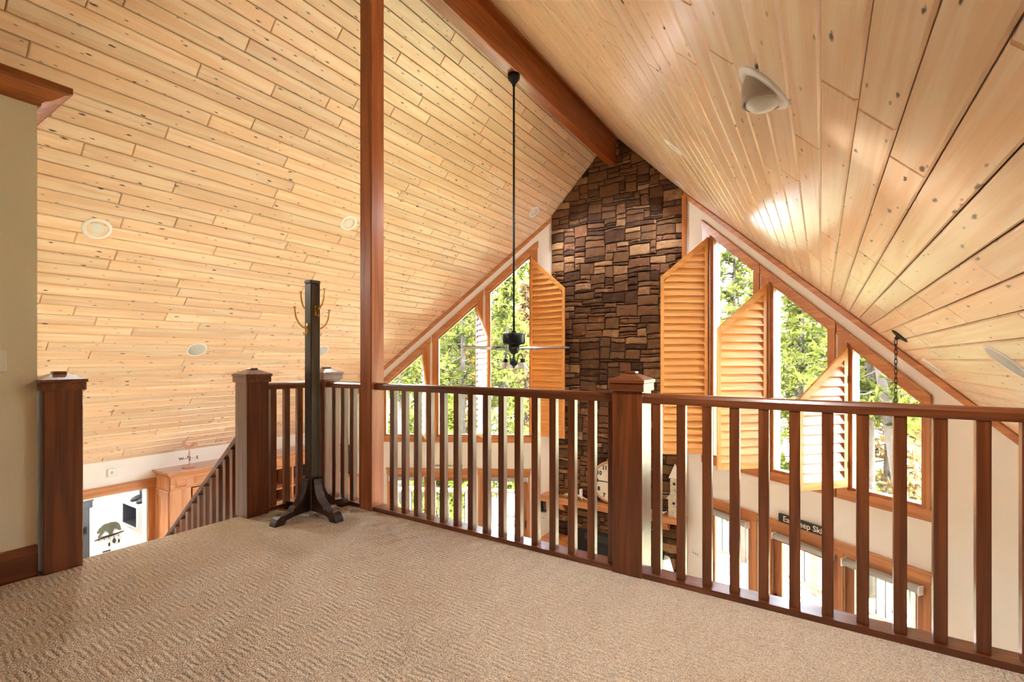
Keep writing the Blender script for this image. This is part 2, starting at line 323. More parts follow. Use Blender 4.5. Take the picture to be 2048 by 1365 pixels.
# glass: straight-through with a faint mirror
def glass_mat():
    m = bpy.data.materials.new('window_glass'); m.use_nodes = True; nt = m.node_tree; N = nt.nodes; L = nt.links; N.clear()
    out = N.new('ShaderNodeOutputMaterial'); tr = N.new('ShaderNodeBsdfTransparent'); gl = N.new('ShaderNodeBsdfGlossy'); gl.inputs['Roughness'].default_value = 0.02
    tr.inputs['Color'].default_value = (0.95, 0.97, 0.96, 1); fr = N.new('ShaderNodeFresnel'); fr.inputs['IOR'].default_value = 1.3
    mx = N.new('ShaderNodeMixShader'); L.new(fr.outputs[0], mx.inputs[0]); L.new(tr.outputs[0], mx.inputs[1]); L.new(gl.outputs[0], mx.inputs[2]); L.new(mx.outputs[0], out.inputs[0])
    return m
M['glass'] = glass_mat()
def carpet_mat():
    m, nt, bs, N, L = newmat('berber_carpet'); tc = N.new('ShaderNodeTexCoord'); P = tc.outputs['Object']
    def noise(sc, det=3):
        n = N.new('ShaderNodeTexNoise'); n.inputs['Scale'].default_value = sc; n.inputs['Detail'].default_value = det; L.new(P, n.inputs['Vector']); return n.outputs['Fac']
    wob = N.new('ShaderNodeTexNoise'); wob.inputs['Scale'].default_value = 9; L.new(P, wob.inputs['Vector'])
    wp = N.new('ShaderNodeVectorMath'); wp.operation = 'MULTIPLY_ADD'; wp.inputs[1].default_value = (0.03, 0.03, 0); L.new(wob.outputs['Color'], wp.inputs[0]); L.new(P, wp.inputs[2])
    def wave(direction, sc):
        q = N.new('ShaderNodeTexWave'); q.bands_direction = direction; q.inputs['Scale'].default_value = sc; q.inputs['Distortion'].default_value = 1.0
        q.inputs['Detail'].default_value = 1; L.new(wp.outputs[0], q.inputs['Vector']); return q.outputs['Fac']
    a = wave('Y', 12.5); b = wave('X', 12.5)
    ck = N.new('ShaderNodeTexChecker'); ck.inputs['Scale'].default_value = 9.5; L.new(wp.outputs[0], ck.inputs['Vector'])
    mx = N.new('ShaderNodeMix'); mx.data_type = 'FLOAT'; L.new(ck.outputs['Fac'], mx.inputs['Factor']); L.new(a, mx.inputs['A']); L.new(b, mx.inputs['B'])
    loop = N.new('ShaderNodeTexVoronoi'); loop.inputs['Scale'].default_value = 150; L.new(P, loop.inputs['Vector'])
    lo = N.new('ShaderNodeMapRange'); lo.inputs['From Max'].default_value = 0.8; lo.inputs['To Min'].default_value = 1.0; lo.inputs['To Max'].default_value = 0.0; L.new(loop.outputs['Distance'], lo.inputs['Value'])
    h = N.new('ShaderNodeMath'); h.operation = 'MULTIPLY_ADD'; h.inputs[1].default_value = 0.9; L.new(lo.outputs[0], h.inputs[0]); L.new(mx.outputs['Result'], h.inputs[2])
    bp = N.new('ShaderNodeBump'); bp.inputs['Strength'].default_value = 1.0; bp.inputs['Distance'].default_value = 0.009; L.new(h.outputs[0], bp.inputs['Height']); L.new(bp.outputs['Normal'], bs.inputs['Normal'])
    yarn = noise(190, 2); y2 = noise(75, 3); ym = N.new('ShaderNodeMix'); ym.data_type = 'FLOAT'; ym.inputs['Factor'].default_value = 0.2; L.new(yarn, ym.inputs['A']); L.new(y2, ym.inputs['B'])
    f1 = N.new('ShaderNodeMapRange'); f1.inputs['From Min'].default_value = 0.34; f1.inputs['From Max'].default_value = 0.62; L.new(ym.outputs['Result'], f1.inputs['Value'])
    cm = N.new('ShaderNodeMix'); cm.data_type = 'RGBA'; cm.inputs['A'].default_value = srgb(196, 148, 98); cm.inputs['B'].default_value = srgb(255, 242, 216); L.new(f1.outputs[0], cm.inputs['Factor'])
    L.new(cm.outputs['Result'], bs.inputs['Base Color']); bs.inputs['Roughness'].default_value = 0.95; bs.inputs['Sheen Weight'].default_value = 0.35
    return m
M['carpet'] = carpet_mat()
def stone_mat():
    m, nt, bs, N, L = newmat('ledge_stone'); tc = N.new('ShaderNodeTexCoord')
    n1 = N.new('ShaderNodeTexNoise'); n1.inputs['Scale'].default_value = 7; n1.inputs['Detail'].default_value = 8; n1.inputs['Roughness'].default_value = 0.65; L.new(tc.outputs['Object'], n1.inputs['Vector'])
    n2 = N.new('ShaderNodeTexNoise'); n2.inputs['Scale'].default_value = 40; n2.inputs['Detail'].default_value = 6; L.new(tc.outputs['Object'], n2.inputs['Vector'])
    at = N.new('ShaderNodeAttribute'); at.attribute_name = 'tone'
    cr = N.new('ShaderNodeValToRGB'); e = cr.color_ramp.elements
    e[0].position = 0.0; e[0].color = srgb(72, 50, 38); e[1].position = 1.0; e[1].color = srgb(164, 130, 96)
    for p, c in ((0.3, (100, 72, 52)), (0.55, (124, 92, 64)), (0.75, (118, 80, 60))): el = e.new(p); el.color = srgb(*c)
    ad = N.new('ShaderNodeMath'); ad.operation = 'MULTIPLY_ADD'; ad.inputs[1].default_value = 0.9; L.new(n1.outputs['Fac'], ad.inputs[0])
    sb = N.new('ShaderNodeMath'); sb.operation = 'SUBTRACT'; sb.inputs[1].default_value = 0.45; L.new(at.outputs['Fac'], sb.inputs[0]); L.new(sb.outputs[0], ad.inputs[2])
    L.new(ad.outputs[0], cr.inputs[0]); L.new(cr.outputs[0], bs.inputs['Base Color']); bs.inputs['Roughness'].default_value = 0.9; bs.inputs['Specular IOR Level'].default_value = 0.2
    bp = N.new('ShaderNodeBump'); bp.inputs['Strength'].default_value = 0.6; bp.inputs['Distance'].default_value = 0.015
    ad2 = N.new('ShaderNodeMath'); ad2.operation = 'ADD'; L.new(n1.outputs['Fac'], ad2.inputs[0]); L.new(n2.outputs['Fac'], ad2.inputs[1])
    L.new(ad2.outputs[0], bp.inputs['Height']); L.new(bp.outputs['Normal'], bs.inputs['Normal']); return m
M['stone'] = stone_mat()
M['mortar'] = plain('dark_joint', srgb(52, 38, 30), 0.95, var=0.2)
def foliage(name, c1, c2):
    m = bpy.data.materials.new(name); m.use_nodes = True; nt = m.node_tree; N = nt.nodes; L = nt.links; N.clear()
    out = N.new('ShaderNodeOutputMaterial'); at = N.new('ShaderNodeAttribute'); at.attribute_name = 'tone'
    mx = N.new('ShaderNodeMix'); mx.data_type = 'RGBA'; mx.inputs['A'].default_value = c1; mx.inputs['B'].default_value = c2; L.new(at.outputs['Fac'], mx.inputs['Factor'])
    d = N.new('ShaderNodeBsdfDiffuse'); t = N.new('ShaderNodeBsdfTranslucent'); L.new(mx.outputs['Result'], d.inputs[0]); L.new(mx.outputs['Result'], t.inputs[0])
    ms = N.new('ShaderNodeMixShader'); ms.inputs[0].default_value = 0.45; L.new(d.outputs[0], ms.inputs[1]); L.new(t.outputs[0], ms.inputs[2]); L.new(ms.outputs[0], out.inputs[0]); return m
M['needles'] = foliage('pine_needles', srgb(34, 40, 20), srgb(108, 110, 48))
M['rust'] = foliage('browning_needles', srgb(74, 56, 36), srgb(128, 104, 68))
M['fresh'] = foliage('spring_leaves', srgb(60, 70, 26), srgb(128, 132, 54))
def ground_mat():
    m, nt, bs, N, L = newmat('hillside_grass'); tc = N.new('ShaderNodeTexCoord')
    n = N.new('ShaderNodeTexNoise'); n.inputs['Scale'].default_value = 0.6; n.inputs['Detail'].default_value = 8; n.inputs['Roughness'].default_value = 0.7; L.new(tc.outputs['Object'], n.inputs['Vector'])
    cr = N.new('ShaderNodeValToRGB'); e = cr.color_ramp.elements; e[0].position = 0.36; e[0].color = srgb(96, 102, 66); e[1].position = 0.7; e[1].color = srgb(164, 152, 134)
    el = e.new(0.52); el.color = srgb(124, 124, 92)
    L.new(n.outputs['Fac'], cr.inputs[0]); L.new(cr.outputs[0], bs.inputs['Base Color']); bs.inputs['Roughness'].default_value = 0.95; return m
M['ground'] = ground_mat()
def roughsheet(): pass

# ------------------------------------------------------------------ ceiling: sloped backing + individual planks
PW, PT, CH = 0.125, 0.018, 0.0075
def make_ceiling(name, side, xe, label):
    sg = 1 if side == 'R' else -1
    nrm = Vector((-sg*SL, 0, -1)).normalized()           # towards the room
    sl = Vector((sg*1.0, 0, -SL)).normalized()            # down the slope
    ridge = Vector((XR, 0, ZR))
    # backing slab, follows the prow in plan
    xs = [XR, -1.858, 0.0, 1.41, xe+0.5] if side == 'R' else [XR, -4.227, -6.0, -7.5, xe-0.5]
    prof = [(x, YB-0.4) for x in xs]+[(x, y_end(x, 0.42)) for x in xs[::-1]]
    top = [(x, y, ceil_z(x)+PT*1.43+0.003) for x, y in prof]
    c = MB().prism(top, (0, 0, 0.12)).build(name, M['roof']); tag(c, label, 'ceiling', kind='structure')
    rnd = random.Random(11 if side == 'R' else 5); boards = []
    dmax = abs(xe-XR)*SEC; d = 0.07; i = 0
    while d < dmax+0.3:
        xm = XR+sg*(d+PW/2)/SEC; y1 = y_end(xm, 0.36); y = YB-0.2-rnd.random()*1.5
        while y < y1:
            ln = rnd.uniform(0.75, 2.5); ye = min(y+ln, y1)
            if y1-ye < 0.25: ye = y1
            boards.append((d, y, ye, rnd.random()**1.2)); y = ye
        d += PW; i += 1
    def geom(mb, d, y0, y1, tone):
        b = len(mb.v); du = rnd.uniform(0, 50); dv = rnd.uniform(0, 50)
        def P(dd, yy, h): q = ridge+sl*dd-nrm*h; return (q.x, yy, q.z)
        g = 0.0018
        rim = [(d+g, y0+g), (d+PW-g, y0+g), (d+PW-g, y1-g), (d+g, y1-g)]; inn = [(d+CH, y0+CH), (d+PW-CH, y0+CH), (d+PW-CH, y1-CH), (d+CH, y1-CH)]
        mb.v += [P(a, c2, 0) for a, c2 in inn]+[P(a, c2, CH*1.1) for a, c2 in rim]+[P(a, c2, PT) for a, c2 in rim]
        U = lambda pts: [(q[1]+du, q[0]-d+dv) for q in pts]
        order = (lambda l: l) if side == 'R' else (lambda l: l[::-1])
        mb.quad(order([b, b+1, b+2, b+3]), order(U(inn)), tone)
        for k in range(4):
            j = (k+1) % 4
            mb.quad(order([b+4+k, b+4+j, b+j, b+k]), order(U([rim[k], rim[j], inn[j], inn[k]])), tone)
            mb.quad(order([b+8+k, b+8+j, b+4+j, b+4+k]), order(U([rim[k], rim[j], rim[j], rim[k]])), tone)
    def area(bd):
        d0, y0, y1, _ = bd; n = 6; best = 0; pts = []
        for a in range(n+1):
            for dd in (d0, d0+PW):
                q = ridge+sl*dd; p = project((q.x, y0+(y1-y0)*a/n, q.z))
                if p and -30 < p[0] < 2078 and -30 < p[1] < 1395: pts.append(p)
        if len(pts) < 3: return 0
        w_ = max(p[0] for p in pts)-min(p[0] for p in pts); h_ = max(p[1] for p in pts)-min(p[1] for p in pts)
        return w_*h_+1
    boards.sort(key=area, reverse=True)
    for bd in boards[:300]:
        mb = MB(); geom(mb, *bd); q = ridge+sl*bd[0]
        mb.build('plank', M['plank'], c, base=(q.x, bd[1], q.z))
    rest = MB()
    for bd in boards[300:]: geom(rest, *bd)
    r = rest.build('plank_field', M['plank'], c, base=(0, 0, 0)); r['kind'] = 'stuff'
    return c
make_ceiling('ceiling', 'L', XL, 'left slope of the vaulted tongue and groove pine ceiling')
make_ceiling('ceiling', 'R', XRW, 'right slope of the vaulted tongue and groove pine ceiling')

# ridge beam and post
b = MB().cbox(XR-0.066, XR+0.066, YB-0.1, YC-0.02, 4.53, 5.02, 0.008).build('ridge_beam', M['beam'], base=(XR, YB, 4.53))
tag(b, 'stained fir ridge beam under the peak of the ceiling', 'beam')
for sg in (-1, 1):
    MB().hexa([(XR+sg*0.066, YB, 4.985), (XR+sg*0.105, YB, 4.965), (XR+sg*0.105, YC-0.02, 4.965), (XR+sg*0.066, YC-0.02, 4.985),
               (XR+sg*0.066, YB, 5.03), (XR+sg*0.115, YB, 4.99), (XR+sg*0.115, YC-0.02, 4.99), (XR+sg*0.066, YC-0.02, 5.03)]).build('trim_strip', M['trimY'], b)
p = MB().cbox(-3.104, -2.969, 2.567, 2.702, 0.0, 4.53, 0.007).build('support_post', M['post'], base=(-3.036, 2.634, 0))
tag(p, 'square knotty fir post rising from the railing to the ridge beam', 'post')

# ------------------------------------------------------------------ floors
fl = MB().box(-3.72, XRW, YB, 2.72, -0.02, 0.0).build('floor', M['carpet'], base=(-3.72, YB, -0.02))
tag(fl, 'tan patterned loop carpet of the loft', 'floor', kind='structure')
jo = MB().box(-3.70, XRW, YB, 2.70, -0.32, -0.021).build('floor', M['drywall'])
tag(jo, 'loft floor deck under the carpet with plastered underside', 'floor', kind='structure')
lf = MB()
poly = [(XL-0.1, YB), (XRW+0.1, YB), (XRW+0.1, 5.75), WR.p(KR, 0)[:2], WR.p(0, 0)[:2], WL.p(0, 0)[:2], WL.p(KL, 0)[:2], (XL-0.1, 6.05)]
lf.prism([(x, y, FLOOR-0.06) for x, y in poly], (0, 0, 0.06)); lf = lf.build('floor', M['lowfloor'])
tag(lf, 'pale wood floor of the room below the loft', 'floor', kind='structure')
# stairs going down to the left
st = thing('staircase', (-3.72, 1.0, 0), 'carpeted staircase going down to the left from the loft', 'stairs')
for i in range(1, 14):
    x1 = -3.70-0.235*(i-1); z = -0.195*i
    MB().cbox(x1-0.26, x1, 0.82, 1.98, z-0.21, z, 0.012).build('step', M['carpet'], st)

# ------------------------------------------------------------------ walls
def strip_wall(name, W, k1, openings, label, thick=0.16, mat='drywall'):
    ks = sorted({0.0, k1, *[a for o in openings for a in o[:2]]}); mb = MB()
    for a, b2 in zip(ks, ks[1:]):
        mid = (a+b2)/2; op = sorted([o for o in openings if o[0] < mid < o[1]], key=lambda o: o[2])
        def solid(z0, z1):
            if isinstance(z0, (int, float)) and isinstance(z1, (int, float)) and z1-z0 < 1e-4: return
            f0 = z0 if callable(z0) else (lambda k: z0); f1 = z1 if callable(z1) else (lambda k: z1)
            mb.hexa([W.p(a, f0(a)), W.p(b2, f0(b2)), W.p(b2, f0(b2), -thick), W.p(a, f0(a), -thick), W.p(a, f1(a)), W.p(b2, f1(b2)), W.p(b2, f1(b2), -thick), W.p(a, f1(a), -thick)])
        cur = FLOOR
        for o in op: solid(cur, o[2]); cur = o[3]
        solid(cur, lambda k: W.top(k)+0.02)
    o = mb.build(name, M[mat]); tag(o, label, 'wall', kind='structure'); return o
GT = 0.40; ZS = -0.235                                    # glass top below ceiling, glass bottom
winsR = [(0.60, 1.29, 0.405, 1.425), (1.60, 2.30, 1.437, 2.42), (2.58, 3.23, 2.434, 3.33)]
winsL = [(0.43, 1.16, 0.262, 1.264), (1.45, 2.144, 1.289, 2.268), (2.45, 3.15, 2.294, 3.26)]
E_ = 0.045
doorsR = [(0.545, 1.275), (1.59, 2.455), (2.495, 3.275)]
doorsL = [(0.46, 1.30), (1.50, 2.29), (2.34, 3.06)]
DT = -1.03
def openings(W, wins, doors):
    r = [(a-E_, b2+E_, ZS-E_, (lambda k, W=W: W.top(k)-GT+E_)) for a, b2, _, _ in wins]
    return r+[(a, b2, FLOOR, DT) for a, b2 in doors]
strip_wall('wall_front_right', WR, KR, openings(WR, winsR, doorsR), 'white drywall gable wall angled to the right of the chimney')
strip_wall('wall_front_left', WL, KL, openings(WL, winsL, doorsL), 'white drywall gable wall angled to the left of the chimney')
def poly_wall(name, pts, off, label, mat='drywall'):
    o = MB().prism(pts, off).build(name, M[mat]); return tag(o, label, 'wall', kind='structure')
xr, yr, _ = WR.p(KR, 0); xl, yl, _ = WL.p(KL, 0)
poly_wall('wall_return_right', [(xr, yr, FLOOR), (XRW+0.1, yr, FLOOR), (XRW+0.1, yr, ceil_z(XRW+0.1)+0.02), (xr, yr, ceil_z(xr)+0.02)], (0, 0.15, 0), 'short white wall at the right end of the angled gable wall')
poly_wall('wall_return_left', [(XL-0.1, yl, FLOOR), (xl, yl, FLOOR), (xl, yl, ceil_z(xl)+0.02), (XL-0.1, yl, ceil_z(XL-0.1)+0.02)], (0, 0.15, 0), 'short white wall at the left end of the angled gable wall')
poly_wall('wall_right', [(XRW, YB, FLOOR), (XRW, yr, FLOOR), (XRW, yr, ceil_z(XRW)+0.02), (XRW, YB, ceil_z(XRW)+0.02)], (0.15, 0, 0), 'low white eave wall on the right')
# left eave wall with the doorway
DY0, DY1, DZ = 1.70, 2.99, -0.665
wl = MB(); zt = ceil_z(XL)+0.02
for y0, y1, z0, z1 in ((YB, DY0, FLOOR, zt), (DY1, yl, FLOOR, zt), (DY0, DY1, DZ, zt)): wl.box(XL-0.14, XL, y0, y1, z0, z1)
tag(wl.build('wall_left', M['drywall']), 'low white eave wall on the left with a doorway', 'wall', kind='structure')
# back wall behind the viewer
bw = MB().prism([(XL, YB, FLOOR), (XRW, YB, FLOOR), (XRW, YB, ceil_z(XRW)+0.02), (XR, YB, ZR+0.02), (XL, YB, ceil_z(XL)+0.02)], (0, -0.15, 0))
tag(bw.build('wall_back', M['drywall']), 'white wall behind the viewer', 'wall', kind='structure')
# loft partition on the left with crown
wf = MB().box(-3.80, -3.65, YB, 0.81, FLOOR, 2.61).build('wall_loft_left', M['beige'])
tag(wf, 'beige textured loft wall at the left edge', 'wall', kind='structure')
poly_wall('wall_stair', [(XL, 0.81, FLOOR), (-3.80, 0.81, FLOOR), (-3.80, 0.81, 2.61), (XR-(ZR-2.61)/SL, 0.81, 2.61), (XL, 0.81, ceil_z(XL))], (0, -0.14, 0), 'beige wall alongside the staircase', 'beige')
le = MB().box(-5.4, -3.655, YB, 0.80, 2.55, 2.612).build('trim_1', M['drywall']); tag(le, 'flat ledge on top of the low loft wall', 'ledge', kind='structure')
def crown(name, label):
    prof = [(0.0, 2.60), (0.012, 2.60), (0.016, 2.618), (0.03, 2.626), (0.05, 2.632), (0.075, 2.648), (0.092, 2.662), (0.104, 2.664), (0.112, 2.67), (0.12, 2.67), (0.12, 2.70), (0.0, 2.70)]
    prof = [(q, 2.60+(z-2.60)*1.15) for q, z in prof]
    mb = MB(); n = len(prof)
    rings = [[(-3.65+q, YB, z) for q, z in prof], [(-3.65+q, 0.81+q, z) for q, z in prof], [(-5.3, 0.81+q, z) for q, z in prof]]
    for r in rings: mb.v += r
    for i in range(2):
        for k in range(n):
            j = (k+1) % n; mb.quad([i*n+k, i*n+j, (i+1)*n+j, (i+1)*n+k])
    mb.quad(list(range(n))); mb.quad(list(range(2*n, 3*n))[::-1])
    o = mb.build(name, M['crown'], base=(-3.65, 0.81, 2.6)); return tag(o, label, 'moulding', kind='structure')
crown('trim_2', 'dark stained crown moulding on top of the low loft wall')
bb = MB().cbox(-3.65, -3.632, YB, 0.81, 0.0, 0.175, 0.005).build('baseboard_left', M['redY'], base=(-3.65, YB, 0))
tag(bb, 'knotty stained baseboard along the beige loft wall', 'baseboard', kind='structure')
sw = thing('light_switch', (-3.65, 0.64, 1.135), 'white light switch plate on the beige loft wall', 'switch')
MB().cbox(-3.65, -3.643, 0.60, 0.69, 1.13, 1.245, 0.003).build('plate', M['white'], sw)
MB().cbox(-3.643, -3.638, 0.628, 0.66, 1.155, 1.22, 0.002).build('rocker', M['white'], sw)
# rake trim where the gable walls meet the ceiling
def rake(name, W, k1, label):
    mb = MB(); k0 = 0.02
    mb.hexa([W.p(k0, W.top(k0)-0.085), W.p(k1, W.top(k1)-0.085), W.p(k1, W.top(k1)-0.085, 0.022), W.p(k0, W.top(k0)-0.085, 0.022),
             W.p(k0, W.top(k0)-0.002), W.p(k1, W.top(k1)-0.002), W.p(k1, W.top(k1)-0.012, 0.022), W.p(k0, W.top(k0)-0.012, 0.022)])
    o = thing(name, W.p(k0, W.top(k0)), label, 'trim', kind='structure', rz=W.rz); mb.build('strip', M['trimX'], o)
rake('trim_3', WR, KR, 'stained wood trim strip along the ceiling edge of the right gable wall')
rake('trim_4', WL, KL, 'stained wood trim strip along the ceiling edge of the left gable wall')
o = MB().cbox(-1.862, -1.80, 7.865, 7.93, FLOOR, ceil_z(-1.80)-0.03, 0.004).build('trim_5', M['trimZ'], base=(-1.83, 7.9, FLOOR))
tag(o, 'narrow vertical wood strip at the right edge of the stone chimney', 'trim', kind='structure')

# ------------------------------------------------------------------ windows
def board4(W, pts, d0, d1):       # pts: four (k, z)
    return MB().hexa([W.p(*q, d0) for q in pts]+[W.p(*q, d1) for q in pts])
def ring(W, outer, inner, d0, d1):
    mb = MB()
    for i in range(4):
        j = (i+1) % 4; mb.hexa([W.p(*outer[i], d0), W.p(*outer[j], d0), W.p(*inner[j], d0), W.p(*inner[i], d0), W.p(*outer[i], d1), W.p(*outer[j], d1), W.p(*inner[j], d1), W.p(*inner[i], d1)])
    return mb
wn_i = 0
def make_window(W, side, a, b2, co0, co1, label):
    global wn_i; wn_i += 1
    t = lambda k, g: W.top(k)-g
    base = W.p((a+b2)/2, ZS-0.14)
    o = thing('window_%d' % wn_i, base, label, 'window', kind='structure', rz=W.rz)
    gl = [(a, ZS), (b2, ZS), (b2, t(b2, GT)), (a, t(a, GT))]
    op = [(a-E_, ZS-E_), (b2+E_, ZS-E_), (b2+E_, t(b2+E_, GT-E_)), (a-E_, t(a-E_, GT-E_))]
    ring(W, op, gl, -0.085, -0.02).build('frame', M['trimZ'], o)
    ring(W, op, [(k+dk, z+dz) for (k, z), (dk, dz) in zip(gl, ((-0.008, -0.008), (0.008, -0.008), (0.008, 0.008), (-0.008, 0.008)))], -0.16, -0.086).build('cladding', M['green'], o)
    board4(W, gl, -0.062, -0.056).build('pane', M['glass'], o)
    co = [(co0, ZS-0.14), (co1, ZS-0.14), (co1, t(co1, GT-0.18)), (co0, t(co0, GT-0.18))]
    ip = [(a-0.035, ZS-0.03), (b2+0.035, ZS-0.03), (b2+0.035, t(b2+0.035, GT-0.035)), (a-0.035, t(a-0.035, GT-0.035))]
    n = 'casing_board'
    board4(W, [(co0+0.012, ip[0][1]), (ip[0][0], ip[0][1]), (ip[0][0], t(ip[0][0], GT-0.05)), (co0+0.012, t(co0+0.012, GT-0.05))], 0.0, 0.02).build(n, M['trimZ'], o)
    board4(W, [(ip[1][0], ip[1][1]), (co1-0.012, ip[1][1]), (co1-0.012, t(co1-0.012, GT-0.05)), (ip[1][0], t(ip[1][0], GT-0.05))], 0.0, 0.02).build(n, M['trimZ'], o)
    board4(W, [(co0, t(co0, GT-0.05)), (co1, t(co1, GT-0.05)), (co1, t(co1, GT-0.16)), (co0, t(co0, GT-0.16))], 0.0, 0.026).build('head_board', M['trimX'], o)
    board4(W, [(co0-0.0, t(co0, GT-0.155)), (co1, t(co1, GT-0.155)), (co1, t(co1, GT-0.175)), (co0, t(co0, GT-0.175))], 0.0, 0.036).build('head_cap', M['trimX'], o)
    board4(W, [(co0, ZS-0.14), (co1, ZS-0.14), (co1, ZS-0.03), (co0, ZS-0.03)], 0.0, 0.022).build('apron_board', M['trimX'], o)
    board4(W, [(a-E_, ZS-E_), (b2+E_, ZS-E_), (b2+E_, ZS-E_+0.02), (a-E_, ZS-E_+0.02)], -0.02, 0.0).build('sill', M['trimX'], o)
LWR = ['tallest sloped window right of the stone chimney', 'middle sloped window on the right gable wall', 'lowest sloped window at the far right of the right gable wall']
LWL = ['tallest sloped window left of the stone chimney', 'middle sloped window on the left gable wall', 'lowest sloped window beside the fir post on the left gable wall']
for (a, b2, c0, c1), l in zip(winsR, LWR): make_window(WR, 'R', a, b2, c0, c1, l)
for (a, b2, c0, c1), l in zip(winsL, LWL): make_window(WL, 'L', a, b2, c0, c1, l)

# ------------------------------------------------------------------ shutters (open, swung into the room)
def make_shutter(W, a, wd, ang, label, tilt):
    hx, hy, _ = W.p(a, 0, 0.03); d = Vector((math.cos(R(ang)), math.sin(R(ang)), 0)); n = Vector((-d.y, d.x, 0))
    zh = W.top(a)-GT-0.01; slope = (W.top(a)-W.top(a+1.0)); zb = ZS+0.01
    top = lambda s: zh-slope*s
    o = thing('window_shutter', (hx, hy, zb), label, 'shutter', 'louvered window shutters', rz=R(ang))
    T = 0.028
    def P(s, z, h=0.0): q = Vector((hx, hy, 0))+d*s+n*h; return (q.x, q.y, z)
    def piece(name, pts, mat, h0=-T/2, h1=T/2, par=o): return MB().hexa([P(s, z, h0) for s, z in pts]+[P(s, z, h1) for s, z in pts]).build(name, M[mat], par)
    sw_ = 0.048; rh = 0.085
    piece('stile', [(0, zb), (sw_, zb), (sw_, top(sw_)), (0, top(0))], 'shutZ'); piece('stile', [(wd-sw_, zb), (wd, zb), (wd, top(wd)), (wd-sw_, top(wd-sw_))], 'shutZ')
    piece('bottom_rail', [(sw_, zb), (wd-sw_, zb), (wd-sw_, zb+rh), (sw_, zb+rh)], 'shutX')
    piece('top_rail', [(sw_, top(sw_)-rh*1.1), (wd-sw_, top(wd-sw_)-rh*1.1), (wd-sw_, top(wd-sw_)), (sw_, top(sw_))], 'shutX')
    pitch = 0.104; z = zb+rh; lim = top(wd-sw_)-rh*1.1; th = 0.008
    while z < top(sw_)-rh*1.1-0.02:
        z1 = z+pitch+0.001
        s1 = wd-sw_
        ztop = z1
        if ztop > lim: s1 = max(sw_+0.02, (zh-rh*1.1-ztop)/slope)
        s1b = min(wd-sw_, max(s1, (zh-rh*1.1-z)/slope if z > lim-0.02 else wd-sw_))
        hh = 0.018*tilt
        MB().hexa([P(sw_, z, hh-th), P(s1b, z, hh-th), P(s1b, z, hh), P(sw_, z, hh), P(sw_, z1, -hh-th), P(s1, z1, -hh-th), P(s1, z1, -hh), P(sw_, z1, -hh)]).build('louver', M['shutX'], o)
        z += pitch
    for zz in (zb+0.25, (zb+zh)/2, zh-0.35):
        MB().box(hx-0.012, hx+0.012, hy-0.012, hy+0.012, zz-0.04, zz+0.04).build('hinge', M['brass'], o)
    return o
make_shutter(WR, 0.535, 0.70, 212, 'louvered shutter folded back over the right edge of the stone chimney', 1)
make_shutter(WR, 1.535, 0.70, 222, 'louvered shutter swung open between the tallest and middle right windows', 1)
make_shutter(WR, 2.55, 0.66, 228, 'louvered shutter swung open in front of the lowest right window', 1)
make_shutter(WL, 0.40, 0.72, -3, 'louvered shutter folded back over the left edge of the stone chimney', -1)
make_shutter(WL, 1.42, 0.70, 323.5, 'louvered shutter seen almost edge on beside the fan blades', -1)
make_shutter(WL, 2.44, 0.68, 318.8, 'thin edge of the louvered shutter on the lowest left window', -1)

# ------------------------------------------------------------------ doors of the lower level
dn = 0
def make_door(W, a, b2, gz, label, stile=0.10):
    global dn; dn += 1
    o = thing('door_%d' % dn, W.p((a+b2)/2, FLOOR), label, 'door', kind='structure', rz=W.rz)
    op = [(a, FLOOR), (b2, FLOOR), (b2, DT), (a, DT)]; gl = [(a+stile, FLOOR+0.22), (b2-stile, FLOOR+0.22), (b2-stile, DT-stile), (a+stile, DT-stile)]
    ring(W, op, gl, -0.08, -0.03).build('frame', M['fir'], o)
    board4(W, gl, -0.058, -0.052).build('pane', M['glass'], o)
    for zz in (DT-0.2, -1.95): board4(W, [(b2-0.012, zz-0.05), (b2+0.006, zz-0.05), (b2+0.006, zz+0.05), (b2-0.012, zz+0.05)], -0.03, -0.02).build('hinge', M['brass'], o)
    board4(W, [(a+0.03, -1.98), (a+0.05, -1.98), (a+0.05, -1.84), (a+0.03, -1.84)], -0.03, 0.01).build('handle', M['black'], o)
def casing(name, W, k0, k1, label, jambs):
    o = thing(name, W.p((k0+k1)/2, FLOOR), label, 'door casing', kind='structure', rz=W.rz)
    board4(W, [(k0, -0.985), (k1, -0.985), (k1, -0.885), (k0, -0.885)], 0, 0.024).build('head_board', M['trimX'], o)
    board4(W, [(k0-0.012, -0.887), (k1+0.012, -0.887), (k1+0.012, -0.866), (k0-0.012, -0.866)], 0, 0.036).build('head_cap', M['trimX'], o)
    board4(W, [(k0+0.02, DT-0.012), (k1-0.02, DT-0.012), (k1-0.02, -0.985), (k0+0.02, -0.985)], -0.03, 0.012).build('head_stop', M['trimX'], o)
    for a, b2 in jambs: board4(W, [(a, FLOOR), (b2, FLOOR), (b2, -0.985), (a, -0.985)], 0, 0.02).build('side_board', M['trimZ'], o)
make_door(WR, *doorsR[0], 0, 'glazed wood door nearest the chimney on the right lower wall', 0.07)
make_door(WR, *doorsR[1], 0, 'glazed wood door in the middle of the right lower wall', 0.12)
make_door(WR, *doorsR[2], 0, 'glazed wood door at the far right of the lower wall', 0.10)
make_door(WL, *doorsL[0], 0, 'glazed wood door nearest the chimney on the left lower wall', 0.08)
make_door(WL, *doorsL[1], 0, 'glazed wood door in the middle of the left lower wall', 0.08)
make_door(WL, *doorsL[2], 0, 'glazed wood door beside the fir post on the left lower wall', 0.08)
casing('trim_6', WR, 0.47, 1.385, 'wood casing of the right lower door nearest the chimney', [(0.48, 0.55), (1.27, 1.375)])
casing('trim_7', WR, 1.53, 3.33, 'wide wood casing over the two right lower doors', [(1.54, 1.60), (2.45, 2.50), (3.265, 3.32)])
